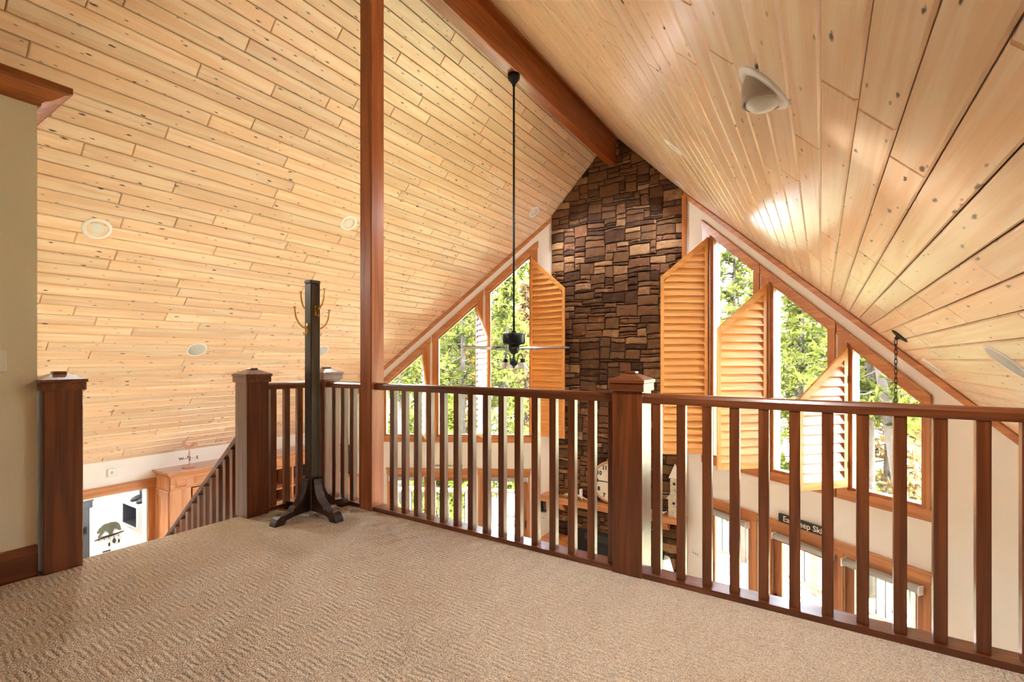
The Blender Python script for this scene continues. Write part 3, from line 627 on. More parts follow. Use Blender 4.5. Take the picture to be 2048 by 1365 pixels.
casing('trim_8', WL, 0.41, 1.40, 'wood casing of the left lower door nearest the chimney', [(0.42, 0.47), (1.29, 1.39)])
casing('trim_9', WL, 1.44, 3.13, 'wide wood casing over the two left lower doors', [(1.45, 1.51), (2.28, 2.35), (3.05, 3.12)])
def shade(W, k0, k1, label):
    o = thing('roller_shade', W.p((k0+k1)/2, -1.09, 0.05), label, 'window shade', 'rolled up grey door shades', rz=W.rz)
    mb = MB(); prof = [(-1.088, 0.025), (-1.088, 0.085), (-1.06, 0.10), (-1.035, 0.09), (-1.02, 0.06), (-1.02, 0.025)]
    n = len(prof)
    for k in (k0, k1): mb.v += [W.p(k, z, d) for z, d in prof]
    mb.quad(list(range(n))[::-1]); mb.quad(list(range(n, 2*n)))
    for i in range(n): j = (i+1) % n; mb.quad([i, j, n+j, n+i])
    mb.build('cassette', M['greymetal'], o)
    for k in (k0-0.012, k1): board4(W, [(k, -1.10), (k+0.012, -1.10), (k+0.012, -1.015), (k, -1.015)], 0.02, 0.10).build('end_cap', M['whitemetal'], o)
    MB().tube([W.p(k1-0.02, -1.10, 0.06), W.p(k1-0.02, -2.2, 0.06)], 0.003, 5).build('pull_chain', M['white'], o)
shade(WR, 0.545, 1.265, 'grey roller shade over the right door nearest the chimney')
shade(WR, 1.675, 2.40, 'grey roller shade over the door under the Eat Sleep Ski sign')
shade(WR, 2.54, 3.258, 'grey roller shade over the far right lower door')
shade(WL, 0.465, 1.165, 'grey roller shade over the left door nearest the chimney')
shade(WL, 2.42, 3.06, 'grey roller shade over the left lower door beside the fir post')
# signs
def sign(W, k0, k1, z0, z1, mat, label, body, size, tmat, d=0.036, sx=1, bold=0.001):
    o = thing('wall_sign', W.p((k0+k1)/2, z0, d), label, 'sign', rz=W.rz)
    board4(W, [(k0, z0), (k1, z0), (k1, z1), (k0, z1)], 0.002, d).build('board', M[mat], o)
    text_mesh(body, size, M[tmat], frame_mtx(W.p((k0+k1)/2, (z0+z1)/2, d), W.t*sx), 0.0015, 'lettering', o, bold)
    return o
sign(WR, 1.715, 2.34, -0.862, -0.765, 'blackpaint', 'black wooden sign with cream letters on the right door casing', 'Eat Sleep Ski', 0.098, 'creampaint', bold=0.0015)
s2 = sign(WL, 1.655, 2.225, -0.862, -0.765, 'white', 'white wooden sign with black letters on the left door casing', 'REST RELAX LAUGH', 0.058, 'ink', sx=-1, bold=0.0015)

# ------------------------------------------------------------------ stone chimney
def make_chimney():
    x0, x1 = -4.227, -1.862
    body = [(x0, 7.93, FLOOR), (x1, 7.93, FLOOR), (x1, 7.93, ceil_z(x1)+0.02), (XR, 7.93, ZR+0.01), (x0, 7.93, ceil_z(x0)+0.02)]
    ch = MB().prism(body, (0, 0.5, 0)).build('stone_chimney', M['mortar'], base=(XR, 7.93, FLOOR))
    tag(ch, 'tall brown ledge stone chimney rising to the ceiling peak', 'chimney')
    rnd = random.Random(21); cw, chh = 0.052, 0.043
    nx = round((x1-x0)/cw); cw = (x1-x0)/nx; nz = int((ZR-FLOOR)/chh)
    occ = [[False]*nx for _ in range(nz)]; stones = []
    for r in range(nz):
        for c in range(nx):
            if occ[r][c]: continue
            mw = 0
            while c+mw < nx and not occ[r][c+mw] and mw < 9: mw += 1
            roll = rnd.random()
            if roll < 0.38: w_, h_ = rnd.randint(4, 9), rnd.randint(1, 2)
            elif roll < 0.76: w_, h_ = rnd.randint(4, 8), rnd.randint(2, 4)
            elif roll < 0.9: w_, h_ = rnd.randint(4, 8), rnd.randint(3, 5)
            else: w_, h_ = rnd.randint(2, 3), rnd.randint(1, 3)
            w_ = min(w_, mw)
            if mw-w_ == 1: w_ = mw if mw <= 8 else w_-1
            w_ = max(1, w_)
            h_ = min(h_, nz-r)
            for rr in range(r, r+h_):
                if any(occ[rr][cc] for cc in range(c, c+w_)): h_ = rr-r; break
            h_ = max(1, h_)
            for rr in range(r, r+h_):
                for cc in range(c, c+w_): occ[rr][cc] = True
            stones.append((x0+c*cw, x0+(c+w_)*cw, FLOOR+r*chh, FLOOR+(r+h_)*chh))
    def clip(poly, f):
        out = []
        for i in range(len(poly)):
            a, b2 = poly[i], poly[(i+1) % len(poly)]; fa, fb = f(a), f(b2)
            if fa >= 0: out.append(a)
            if (fa >= 0) != (fb >= 0): t = fa/(fa-fb); out.append((a[0]+(b2[0]-a[0])*t, a[1]+(b2[1]-a[1])*t))
        return out
    items = []
    for a, b2, c, d in stones:
        g = 0.003; jx = lambda: rnd.uniform(-0.008, 0.008); n = max(2, int((b2-a)/0.09)); poly = []
        for i in range(n): poly.append((a+g+(b2-a-2*g)*i/n, c+g+rnd.uniform(0, 0.011)))
        poly.append((b2-g-rnd.uniform(0, 0.014), c+g+rnd.uniform(0, 0.011)))
        poly.append((b2-g-rnd.uniform(0, 0.004), (c+d)/2+jx()))
        for i in range(n): poly.append((b2-g-(b2-a-2*g)*i/n-rnd.uniform(0, 0.006), d-g-rnd.uniform(0, 0.011)))
        poly.append((a+g+rnd.uniform(0, 0.014), d-g-rnd.uniform(0, 0.011))); poly.append((a+g+rnd.uniform(0, 0.004), (c+d)/2+jx()))
        poly = [(px+0.022*mnoise.noise(Vector((px*3.1, pz*3.1, 2.0)))*min(1, (px-x0)*8, (x1-px)*8)+0.008*mnoise.noise(Vector((px*11, pz*11, 5.0)))*min(1, (px-x0)*8, (x1-px)*8), pz+0.030*mnoise.noise(Vector((px*2.6, pz*2.6, 9.0)))+0.012*mnoise.noise(Vector((px*9, pz*9, 7.0)))) for px, pz in poly]
        poly = clip(clip(poly, lambda q: ceil_z(-99 if False else max(q[0], XR))-0.004-q[1] if q[0] >= XR else ZR-SL*(XR-q[0])-0.004-q[1]), lambda q: 1)
        if len(poly) < 3: continue
        ar = sum(poly[i][0]*poly[(i+1) % len(poly)][1]-poly[(i+1) % len(poly)][0]*poly[i][1] for i in range(len(poly)))/2
        if ar < 0.0008: continue
        items.append((ar, poly, rnd.uniform(0.010, 0.030), rnd.random(), rnd.random()))
    def geom(mb, poly, dep, tone, ori):
        n = len(poly); cx = sum(p[0] for p in poly)/n; cz = sum(p[1] for p in poly)/n; b2 = len(mb.v); rr = random.Random(int(cx*1e4)+int(cz*1e5))
        ins = []
        for px, pz in poly:
            dx, dz = cx-px, cz-pz; l = math.hypot(dx, dz) or 1; k = min(0.011, l*0.3); ins.append((px+dx/l*k, pz+dz/l*k))
        yf = 7.93-dep; tx, tz = rr.uniform(-0.05, 0.05), rr.uniform(-0.06, 0.03)
        def Y(p, e=0): return yf-e+(p[0]-cx)*tx+(p[1]-cz)*tz+rr.uniform(-0.0025, 0.0025)
        mb.v += [(p[0], 7.931, p[1]) for p in poly]+[(p[0], min(7.929, Y(p, -0.009)), p[1]) for p in poly]+[(p[0], min(7.928, Y(p)), p[1]) for p in ins]
        mid = [((p[0]+cx)/2, (p[1]+cz)/2) for p in ins]
        mb.v += [(p[0], min(7.927, Y(p, 0.003+rr.uniform(0, 0.003))), p[1]) for p in mid]+[(cx, Y((cx, cz), 0.005), cz)]
        for i in range(n):
            j = (i+1) % n
            for l in range(3): mb.quad([b2+l*n+i, b2+l*n+j, b2+(l+1)*n+j, b2+(l+1)*n+i], tone=tone)
            mb.quad([b2+3*n+i, b2+3*n+j, b2+4*n], tone=tone)
    def vis(it):
        c = it[1][0]; return it[0]*(1.0 if c[1] > -0.6 else 0.35 if c[1] > -2.0 else 0.02)
    items.sort(key=vis, reverse=True)
    for ar, poly, dep, tone, ori in items[:300]:
        mb = MB(); geom(mb, poly, dep, tone, ori); mb.build('stone', M['stone'], ch, base=(poly[0][0], 7.93, poly[0][1]))
    rest = MB()
    for ar, poly, dep, tone, ori in items[300:]: geom(rest, poly, dep, tone, ori)
    r = rest.build('small_stones', M['stone'], ch); r['kind'] = 'stuff'
    return ch
make_chimney()

# ------------------------------------------------------------------ railings and newel posts
def newel(x0, y0, label, w_=0.17):
    x1, y1 = x0+w_, y0+w_; cx, cy = (x0+x1)/2, (y0+y1)/2
    o = thing('newel_post', (cx, cy, 0), label, 'newel post', 'capped newel posts of the loft railing')
    MB().cbox(x0, x1, y0, y1, 0.0, 1.04, 0.004).build('shaft', M['redZ'], o)
    e = 0.013
    MB().cbox(x0-e, x1+e, y0-e, y1+e, 1.02, 1.066, 0.003).build('collar', M['redX'], o)
    e = 0.018; mb = MB(); h = 0.037
    a, c = [(x0-e, y0-e), (x1+e, y0-e), (x1+e, y1+e), (x0-e, y1+e)], [(cx-h, cy-h), (cx+h, cy-h), (cx+h, cy+h), (cx-h, cy+h)]
    mb.v += [(x, y, 1.066) for x, y in a]+[(x, y, 1.083) for x, y in a]+[(x, y, 1.113) for x, y in c]
    for l in range(2):
        for i in range(4): j = (i+1) % 4; mb.quad([l*4+i, l*4+j, l*4+4+j, l*4+4+i])
    mb.quad([3, 2, 1, 0]); mb.quad([8, 9, 10, 11]); cap = mb.build('cap', M['redX'], o)
    MB().cbox(cx-0.031, cx+0.031, cy-0.031, cy+0.031, 1.112, 1.128, 0.005).build('finial', M['redX'], cap)
    return o
newel(-0.99, 2.575, 'square capped newel post between the two long railing sections')
newel(-3.74, 2.575, 'square capped newel post at the railing corner behind the coat rack')
newel(-3.782, 1.945, 'square capped newel post at the top of the stair railing')
newel(-3.775, 0.825, 'square capped newel post at the end of the beige wall')
BW = 0.045
bal_me = MB().cbox(-BW/2, BW/2, -BW/2, BW/2, 0.0, 0.93, 0.003).mesh('baluster', M['redZ'])
RAILP = [(-0.026, 0.955), (0.026, 0.955), (0.029, 0.972), (0.031, 0.99), (0.024, 1.003), (0.012, 1.009), (-0.012, 1.009), (-0.024, 1.003), (-0.031, 0.99), (-0.029, 0.972)]
def rail_section(p0, p1, xs, label, mat, shoe=(-0.045, 0.065)):
    p0, p1 = Vector((*p0, 0)), Vector((*p1, 0)); d = (p1-p0); L_ = d.length; d = d/L_; n = Vector((-d.y, d.x, 0))
    o = thing('loft_railing', p0, label, 'railing', 'sections of the loft railing')
    mb = MB(); k = len(RAILP)
    for q in (p0, p1): mb.v += [tuple(q+n*a+Vector((0, 0, z))) for a, z in RAILP]
    mb.quad(list(range(k))); mb.quad(list(range(k, 2*k))[::-1])
    for i in range(k): j = (i+1) % k; mb.quad([i, k+i, k+j, j])
    mb.build('handrail', M[mat], o)
    MB().hexa([tuple(q+n*a+Vector((0, 0, z))) for z, sh in ((0, shoe), (0.03, shoe)) for q, a in ((p0, sh[0]), (p1, sh[0]), (p1, sh[1]), (p0, sh[1]))]).build('shoe_rail', M[mat], o)
    for s in xs: q = p0+d*s; inst('baluster', bal_me, o, (q.x, q.y, 0.028), math.atan2(d.y, d.x))
    return o
rail_section((-2.969, 2.63), (-0.99, 2.63), [(-2.785+0.1271*i)+2.969 for i in range(15)], 'railing section between the fir post and the middle newel post', 'redX')
rail_section((-0.82, 2.63), (XRW, 2.63), [(-0.752+0.1293*i)+0.82 for i in range(22)], 'long railing section running off to the right of the middle newel post', 'redX')
rail_section((-3.57, 2.63), (-3.104, 2.63), [0.085+0.115*i for i in range(4)], 'short railing section between corner newel post and fir post', 'redX')
rail_section((-3.695, 2.115), (-3.655, 2.575), [0.075, 0.185, 0.295, 0.405], 'short railing section behind the coat rack', 'redY')
# stair railing
sr = thing('stair_railing', (-3.78, 2.03, -1.0), 'stained stair railing descending to the left below the loft', 'railing')
gr = 0.834; rz = lambda x: 0.66+gr*(x+3.782)
mb = MB(); k = len(RAILP)
for x in (-3.782, -6.3): mb.v += [(x, 2.03+a, rz(x)+z-0.98) for a, z in RAILP]
mb.quad(list(range(k))); mb.quad(list(range(k, 2*k))[::-1])
for i in range(k): j = (i+1) % k; mb.quad([i, k+i, k+j, j])
mb.build('handrail', M['redX'], sr)
for i in range(23):
    x = -3.86-0.107*i; MB().cbox(x-BW/2, x+BW/2, 2.03-BW/2, 2.03+BW/2, rz(x)-0.95, rz(x)-0.03, 0.003).build('baluster', M['redZ'], sr)
MB().prism([(-3.75, 2.0, rz(-3.75)-1.22), (-6.3, 2.0, rz(-6.3)-1.22), (-6.3, 2.0, rz(-6.3)-0.93), (-3.75, 2.0, rz(-3.75)-0.93)], (0, 0.06, 0)).build('stringer', M['redX'], sr)

# ------------------------------------------------------------------ coat rack
def coat_rack(cx, cy):
    o = thing('coat_rack', (cx, cy, 0), 'dark oak coat rack with brass hooks standing on the carpet', 'coat rack')
    h = 0.041
    MB().cbox(cx-h, cx+h, cy-h, cy+h, 0.06, 1.775, 0.006).build('pole', M['darkoak'], o)
    MB().cbox(cx-h-0.004, cx+h+0.004, cy-h-0.004, cy+h+0.004, 1.775, 1.80, 0.008).build('top_cap', M['darkoak'], o)
    prof = [(0.035, 0.285), (0.062, 0.285), (0.068, 0.272), (0.072, 0.24), (0.085, 0.19), (0.11, 0.145), (0.15, 0.108), (0.175, 0.098), (0.18, 0.076), (0.225, 0.07), (0.275, 0.066), (0.305, 0.05), (0.32, 0.022), (0.325, 0.0), (0.25, 0.0), (0.235, 0.026), (0.18, 0.04), (0.1, 0.045), (0.035, 0.045)]
    for q in range(4):
        a = R(90*q); d = Vector((math.cos(a), math.sin(a), 0)); n = Vector((-d.y, d.x, 0)); tw = 0.034
        MB().prism([tuple(Vector((cx, cy, z))+d*r-n*tw) for r, z in prof], n*2*tw).build('foot', M['darkoak'], o)
    def hook(ang, z):
        d = Vector((math.cos(ang), math.sin(ang), 0)); c = Vector((cx, cy, z))+d*h; k = MB()
        up = [(0.0, -0.035), (0.012, -0.045), (0.04, -0.04), (0.075, -0.012), (0.097, 0.028), (0.105, 0.07), (0.108, 0.098)]
        k.tube([c+d*a+Vector((0, 0, b2)) for a, b2 in up], [0.008, 0.008, 0.0075, 0.0065, 0.006, 0.005, 0.0045], 8)
        e = c+d*0.108+Vector((0, 0, 0.1)); k.lathe([(0.004, 0), (0.013, 0.003), (0.013, 0.006), (0.006, 0.010)], e, n=10)
        lo = [(0.0, -0.05), (0.004, -0.085), (0.014, -0.10), (0.03, -0.098), (0.036, -0.08)]
        k.tube([c+d*a+Vector((0, 0, b2)) for a, b2 in lo], [0.006, 0.005, 0.0045, 0.004, 0.004], 6)
        s = Vector((-d.y, d.x, 0)); pl = [c-s*0.012+Vector((0, 0, -0.09)), c+s*0.012+Vector((0, 0, -0.09)), c+s*0.012+Vector((0, 0, -0.01)), c-s*0.012+Vector((0, 0, -0.01))]
        k.prism([tuple(q) for q in pl], d*0.004); k.build('hook', M['brass'], o, smooth=True)
    hook(R(270), 1.48); hook(R(90), 1.48); hook(R(180), 1.62); hook(R(0), 1.62)
coat_rack(-3.29, 2.272)

# ------------------------------------------------------------------ ceiling fan
def fan():
    cx, cy = XR, 4.742; o = thing('ceiling_fan', (cx, cy, 1.0), 'black ceiling fan on a long rod hanging from the ridge beam', 'ceiling fan')
    c = (cx, cy, 0)
    MB().lathe([(0.016, 4.40), (0.02, 4.405), (0.022, 4.425), (0.038, 4.44), (0.045, 4.46), (0.066, 4.475), (0.072, 4.50), (0.074, 4.53)], c, n=24).build('canopy', M['fanblack'], o, smooth=True)
    MB().lathe([(0.0125, 1.50), (0.0125, 4.41)], c, n=12).build('downrod', M['fanblack'], o, smooth=True)
    MB().lathe([(0.02, 1.53), (0.03, 1.505), (0.10, 1.50), (0.125, 1.49), (0.13, 1.475), (0.13, 1.385), (0.122, 1.372), (0.07, 1.362), (0.058, 1.345)], c, n=28).build('motor', M['fanblack'], o, smooth=True)
    MB().lathe([(0.058, 1.35), (0.062, 1.335), (0.060, 1.30), (0.045, 1.275), (0.03, 1.262), (0.014, 1.25), (0.010, 1.20), (0.012, 1.185), (0.045, 1.17), (0.05, 1.145), (0.035, 1.125), (0.012, 1.11), (0.004, 1.085)], c, n=20).build('light_hub', M['fanblack'], o, smooth=True)
    Rv = Vector((math.cos(YAW), math.sin(YAW), 0)); Av = Vector((-math.sin(YAW), math.cos(YAW), 0))
    for deg in (-10, 62, 134, 206, 278):
        d = Rv*math.cos(R(deg))+Av*math.sin(R(deg)); n = Vector((-d.y, d.x, 0)); b_ = Vector((cx, cy, 1.325)); pit = 0.18
        out = [(0.15, -0.045), (0.20, -0.058), (0.45, -0.066), (0.60, -0.066), (0.635, -0.055), (0.645, -0.02), (0.645, 0.02), (0.635, 0.055), (0.60, 0.066), (0.45, 0.066), (0.20, 0.058), (0.15, 0.045)]
        bl = MB().prism([tuple(b_+d*r+n*s+Vector((0, 0, s*pit))) for r, s in out], (0, 0, 0.007)).build('blade', M['fanblade'], o)
        MB().prism([tuple(b_+d*r+n*s+Vector((0, 0, s*pit-0.008))) for r, s in ((0.05, -0.016), (0.13, -0.012), (0.18, -0.036), (0.225, -0.03), (0.235, 0), (0.225, 0.03), (0.18, 0.036), (0.13, 0.012), (0.05, 0.016))], (0, 0, 0.008)).build('blade_iron', M['fanblack'], bl)
    for deg in (212, -28, 92):
        d = Rv*math.cos(R(deg))+Av*math.sin(R(deg)); b_ = Vector((cx, cy, 0))
        pts = [b_+d*r+Vector((0, 0, z)) for r, z in ((0.045, 1.165), (0.05, 1.21), (0.062, 1.245), (0.085, 1.258), (0.105, 1.245), (0.115, 1.215), (0.116, 1.195))]
        a = MB().tube(pts, 0.006, 8).build('light_arm', M['fanblack'], o, smooth=True)
        e = b_+d*0.116
        MB().lathe([(0.012, 1.20), (0.028, 1.195), (0.028, 1.172), (0.031, 1.17), (0.031, 1.158), (0.02, 1.155)], e, n=16).build('socket', M['fanblack'], a, smooth=True)
        MB().lathe([(0.029, 1.16), (0.034, 1.145), (0.068, 1.09), (0.07, 1.084), (0.066, 1.085), (0.031, 1.142), (0.026, 1.155)], e, n=20, close=False).build('glass_shade', M['frost'], a, smooth=True)
M['fanblade'] = plain('fan_blade', srgb(74, 64, 58), 0.35, var=0.1, coat=0.3)
fan()

# ------------------------------------------------------------------ ceiling fixtures
def on_ceiling(x, y): return Vector((x, y, ceil_z(x)))
def ceil_n(x): return Vector((-SL, 0, -1)).normalized() if x > XR else Vector((SL, 0, -1)).normalized()
FILL_SPOTS = []
def can(x, y, label, r=0.115):
    c = on_ceiling(x, y); n = ceil_n(x); o = thing('recessed_light', c, label, 'recessed light', 'recessed ceiling lights')
    MB().lathe([(r*0.70, 0.002), (r*0.74, 0.008), (r*0.96, 0.006), (r, 0.0), (r, -0.01)], c, n, 32, close=False).build('trim_ring', M['whitemetal'], o, smooth=True)
    MB().lathe([(r*0.70, 0.003), (r*0.66, -0.004), (r*0.64, -0.0085)], c, n, 28, close=False).build('baffle', M['whitemetal'], o, smooth=True)
    # lamp inside tilts to the floor
    MB().lathe([(r*0.62, -0.008), (r*0.5, 0.0), (r*0.3, 0.005), (0.001, 0.007)], c, n, 24).build('bulb', M['bulb'], o, smooth=True)
    FILL_SPOTS.append((c+n*0.04, n))
can(-5.65, 1.66, 'round white recessed light nearest the beige wall')
can(-5.12, 4.06, 'round white recessed light just left of the fir post')
can(-4.285, 7.37, 'round white recessed light near the chimney on the left slope')
can(-1.158, 4.573, 'slim white recessed light seen edge on along the right slope')
can(-1.747, 7.30, 'white recessed light at the upper right corner of the chimney', 0.10)
def speaker(x, y, label, r=0.115, mat='white'):
    c = on_ceiling(x, y); n = ceil_n(x); o = thing('ceiling_speaker', c, label, 'speaker', 'round ceiling speakers')
    MB().lathe([(r*0.86, 0.004), (r*0.90, 0.008), (r*0.98, 0.006), (r, 0.0), (r, -0.008)], c, n, 32, close=False).build('rim', M['whitemetal'], o, smooth=True)
    MB().lathe([(r*0.88, -0.004), (r*0.87, 0.004), (0.001, 0.006)], c, n, 32).build('grille', M[mat], o, smooth=True)
M['grille'] = plain('speaker_grille', srgb(206, 208, 206), 0.7, var=0.12, scale=220, bump=0.3)
speaker(-6.72, 2.98, 'round white ceiling speaker above the stair railing', mat='grille')
speaker(-6.71, 4.80, 'round white ceiling speaker half hidden behind the coat rack', mat='grille')
speaker(0.80, 3.40, 'large round grey ceiling speaker at the right edge', mat='grille', r=0.135)
speaker(0.852, 5.70, 'small round ceiling speaker seen edge on beside the hanging chain', mat='grille')
def gimbal(x, y):
    c = on_ceiling(x, y); n = ceil_n(x); o = thing('eyeball_light', c, 'white eyeball spotlight set in the right ceiling slope', 'recessed light')
    r = 0.112
    MB().lathe([(r*0.66, 0.004), (r*0.70, 0.012), (r*0.92, 0.010), (r, 0.002), (r, -0.006)], c, n, 36, close=False).build('trim_ring', M['whitemetal'], o, smooth=True)
    d2 = (Vector((0, 0, -1))*0.93+n*0.15).normalized(); cc = c-n*0.004; q = 0.074
    prof = [(q*math.sin(R(a)), -q*math.cos(R(a))) for a in range(20, 91, 10)]+[(q, 0.02), (q*0.97, 0.045), (q*0.93, 0.062), (q*0.86, 0.063), (q*0.86, 0.03)]
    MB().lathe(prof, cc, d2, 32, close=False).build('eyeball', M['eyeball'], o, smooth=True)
    MB().lathe([(q*0.86, 0.032), (q*0.5, 0.030)], cc, d2, 28).build('gap_shade_disc', M['black'], o)  # black disc added as the shaded gap around the bulb
    MB().lathe([(q*0.70, 0.034), (q*0.76, 0.055), (q*0.70, 0.068), (q*0.5, 0.080), (q*0.25, 0.087), (0.001, 0.089)], cc, d2, 28).build('bulb', M['bulb'], o, smooth=True)
    FILL_SPOTS.append((c+Vector((0, 0, -0.12)), Vector((0, 0, -1))))
M['eyeball'] = plain('eyeball_shell_shaded', srgb(188, 176, 160), 0.4, var=0.02)  # white shell darkened, its shade is put into the colour
gimbal(-0.173, 1.92)

# ------------------------------------------------------------------ hanging chain and chandelier
def chandelier(x, y):
    c = on_ceiling(x, y); n = ceil_n(x); yy = y
    o = thing('chandelier', (x, y, -1.5), 'iron chandelier with amber shades hanging on a long chain', 'chandelier')
    MB().lathe([(0.075, 0.0), (0.075, 0.008), (0.06, 0.014), (0.02, 0.02), (0.012, 0.045)], c, n, 22).build('ceiling_plate', M['iron'], o, smooth=True)
    top = c+n*0.04+Vector((0, 0, -0.01))
    lk = MB(); pts = []
    for i in range(14):
        a = 2*math.pi*i/14; pts.append((0.010*math.cos(a), 0.0, 0.020*math.sin(a)+ (0.006 if math.sin(a) > 0 else -0.006)))
    pts.append(pts[0]); lk.tube(pts, 0.0032, 6, cap=False); lme = lk.mesh('chain_link', M['iron'], smooth=True)
    z = top.z-0.02; i = 0
    while z > -1.02: inst('chain_link', lme, o, (top.x, top.y, z), R(90)*(i % 2)+0.4); z -= 0.042; i += 1
    cx, cy = top.x, top.y
    MB().lathe([(0.012, -0.98), (0.03, -1.02), (0.02, -1.08), (0.015, -1.45), (0.04, -1.48), (0.015, -1.54), (0.003, -1.56)], (cx, cy, 0), n=14).build('stem', M['iron'], o, smooth=True)
    for q in range(6):
        a = R(60*q+17); d = Vector((math.cos(a), math.sin(a), 0)); b_ = Vector((cx, cy, 0))
        ar = MB().tube([b_+d*r+Vector((0, 0, zz)) for r, zz in ((0.012, -1.44), (0.10, -1.48), (0.2, -1.50), (0.28, -1.475), (0.30, -1.44))], 0.007, 6).build('arm', M['iron'], o, smooth=True)
        e = b_+d*0.30; pr = [(0.075, -1.42), (0.070, -1.35), (0.055, -1.285), (0.03, -1.255), (0.012, -1.248)]
        MB().lathe(pr, e, n=6).build('amber_shade', M['amber'], ar)
        ib = MB()
        for s in range(6):
            t = 2*math.pi*s/6; u = Vector((0, 0, 1)).cross(Vector((1, 0, 0))).normalized()
            v2 = Vector((0, 0, 1)).cross(u); dd = u*math.cos(t)+v2*math.sin(t)
            ib.tube([e+dd*(r+0.001)+Vector((0, 0, zz)) for r, zz in pr], 0.0035, 5)
        for r, zz in (pr[0], pr[2]): ib.tube([e+Vector((math.cos(2*math.pi*s/12)*r, math.sin(2*math.pi*s/12)*r, zz)) for s in range(13)], 0.0035, 5, cap=False)
        ib.build('shade_frame', M['iron'], ar)
chandelier(0.577, 5.356)

# ------------------------------------------------------------------ mantel and things on it
mt = thing('mantel_shelf', (XR, 7.88, -1.385), 'thick wooden mantel shelf across the stone chimney', 'mantel')
MB().cbox(-4.33, -1.78, 7.62, 7.90, -1.385, -1.28, 0.01).build('shelf', M['trimX'], mt)
for x in (-3.95, -2.1): MB().prism([(x-0.05, 7.885, -1.385), (x-0.05, 7.885, -1.56), (x-0.05, 7.82, -1.55), (x-0.05, 7.70, -1.42), (x-0.05, 7.68, -1.385)], (0.1, 0, 0)).build('bracket', M['trimZ'], mt)
def clock(cx, cz, r):
    y = 7.80; o = thing('wall_clock', (cx, y, cz-r), 'large round clock with black numerals leaning on the mantel', 'clock')
    n = Vector((0, -1, 0.06)).normalized(); c = Vector((cx, y, cz)); up = Vector((0, 0.06, 1)).normalized()
    MB().lathe([(r*0.90, -0.02), (r*0.90, 0.02), (r*0.93, 0.028), (r*0.98, 0.026), (r, 0.015), (r, -0.02)], c, n, 48, close=False).build('rim', M['clockring'], o, smooth=True)
    MB().lathe([(r*0.92, -0.015), (r*0.92, 0.006)], c, n, 48).build('face', M['clockface'], o)
    for i in range(1, 13):
        a = R(90-30*i); q = c+n*0.007+Vector((math.cos(a)*r*0.74, 0, 0))+up*math.sin(a)*r*0.74
        text_mesh(str(i), r*0.26, M['ink'], frame_mtx(q, (1, 0, 0), up), 0.001, 'numeral', o, 0.004)
    for a, l, w_ in ((R(180), r*0.78, 0.008), (R(97), r*0.48, 0.012)):
        d = Vector((math.cos(a), 0, 0))+up*math.sin(a); s = d.cross(n).normalized(); q = c+n*0.012
        MB().prism([tuple(q-d*0.05-s*w_*0.6), tuple(q+d*l*0.8-s*w_), tuple(q+d*l), tuple(q+d*l*0.8+s*w_), tuple(q-d*0.05+s*w_*0.6)], n*0.003).build('hand', M['ink'], o)
    MB().lathe([(0.02, 0.01), (0.016, 0.022), (0.002, 0.024)], c, n, 14).build('hub', M['ink'], o)
clock(-3.0, -0.912, 0.362)
an = thing('antler_candle_holder', (-3.62, 7.74, -1.28), 'pale antler candle holder on the mantel left of the clock', 'candle holder')
MB().tube([(-3.90, 7.74, -1.262), (-3.85, 7.73, -1.225), (-3.75, 7.73, -1.20), (-3.62, 7.735, -1.205), (-3.50, 7.735, -1.235), (-3.41, 7.73, -1.265)], [0.008, 0.014, 0.019, 0.020, 0.017, 0.010], 8).build('main_beam', M['antler'], an, smooth=True)
for x, dx in ((-3.78, -0.05), (-3.55, 0.06), (-3.66, -0.02)): MB().tube([(x, 7.735, -1.21), (x+dx*0.5, 7.70, -1.235), (x+dx, 7.68, -1.272)], [0.014, 0.010, 0.006], 7).build('tine', M['antler'], an, smooth=True)
for x, z0, z1, l in ((-3.645, -1.185, -1.06, 'taller white candle on the antler holder'), (-3.545, -1.215, -1.09, 'shorter white candle on the antler holder')):
    cd = thing('candle', (x, 7.735, z0), l, 'candle'); MB().lathe([(0.027, z0), (0.028, z1), (0.02, z1+0.002)], (x, 7.735, 0), n=16).build('wax', M['wax'], cd, smooth=False)
    MB().tube([(x, 7.735, z1), (x+0.002, 7.735, z1+0.015)], 0.0015, 5).build('wick', M['ink'], cd)
o = MB().lathe([(0.03, -1.28), (0.045, -1.25), (0.05, -1.20), (0.035, -1.15), (0.03, -1.13), (0.042, -1.115), (0.036, -1.113)], (-4.02, 7.75, 0), n=18).build('mantel_pot', M['black'], base=(-4.02, 7.75, -1.28), smooth=True)
tag(o, 'small dark pot at the left end of the mantel', 'pot')
bh = thing('birdhouse', (-1.935, 7.74, -1.28), 'tall weathered white church birdhouse on the right end of the mantel', 'birdhouse')
MB().box(-2.02, -1.85, 7.66, 7.82, -1.28, -0.98).build('lower_house', M['rustic'], bh)
MB().prism([(-2.05, 7.64, -1.00), (-1.82, 7.64, -1.00), (-1.935, 7.64, -0.84)], (0, 0.20, 0)).build('gable', M['rustic'], bh)
MB().box(-1.995, -1.875, 7.68, 7.80, -0.92, -0.66).build('tower', M['rustic'], bh)
mb = MB(); mb.v += [(-2.015, 7.66, -0.67), (-1.855, 7.66, -0.67), (-1.855, 7.82, -0.67), (-2.015, 7.82, -0.67), (-1.935, 7.74, -0.45)]
for q in ((0, 1, 4), (1, 2, 4), (2, 3, 4), (3, 0, 4), (3, 2, 1, 0)): mb.quad(q)
mb.build('steeple', M['wax'], bh)
for z, y in ((-1.06, 7.66), (-0.76, 7.68)): MB().lathe([(0.022, -0.001), (0.022, 0.002)], (-1.935, y, z), (0, -1, 0), 16).build('entry_hole', M['ink'], bh)
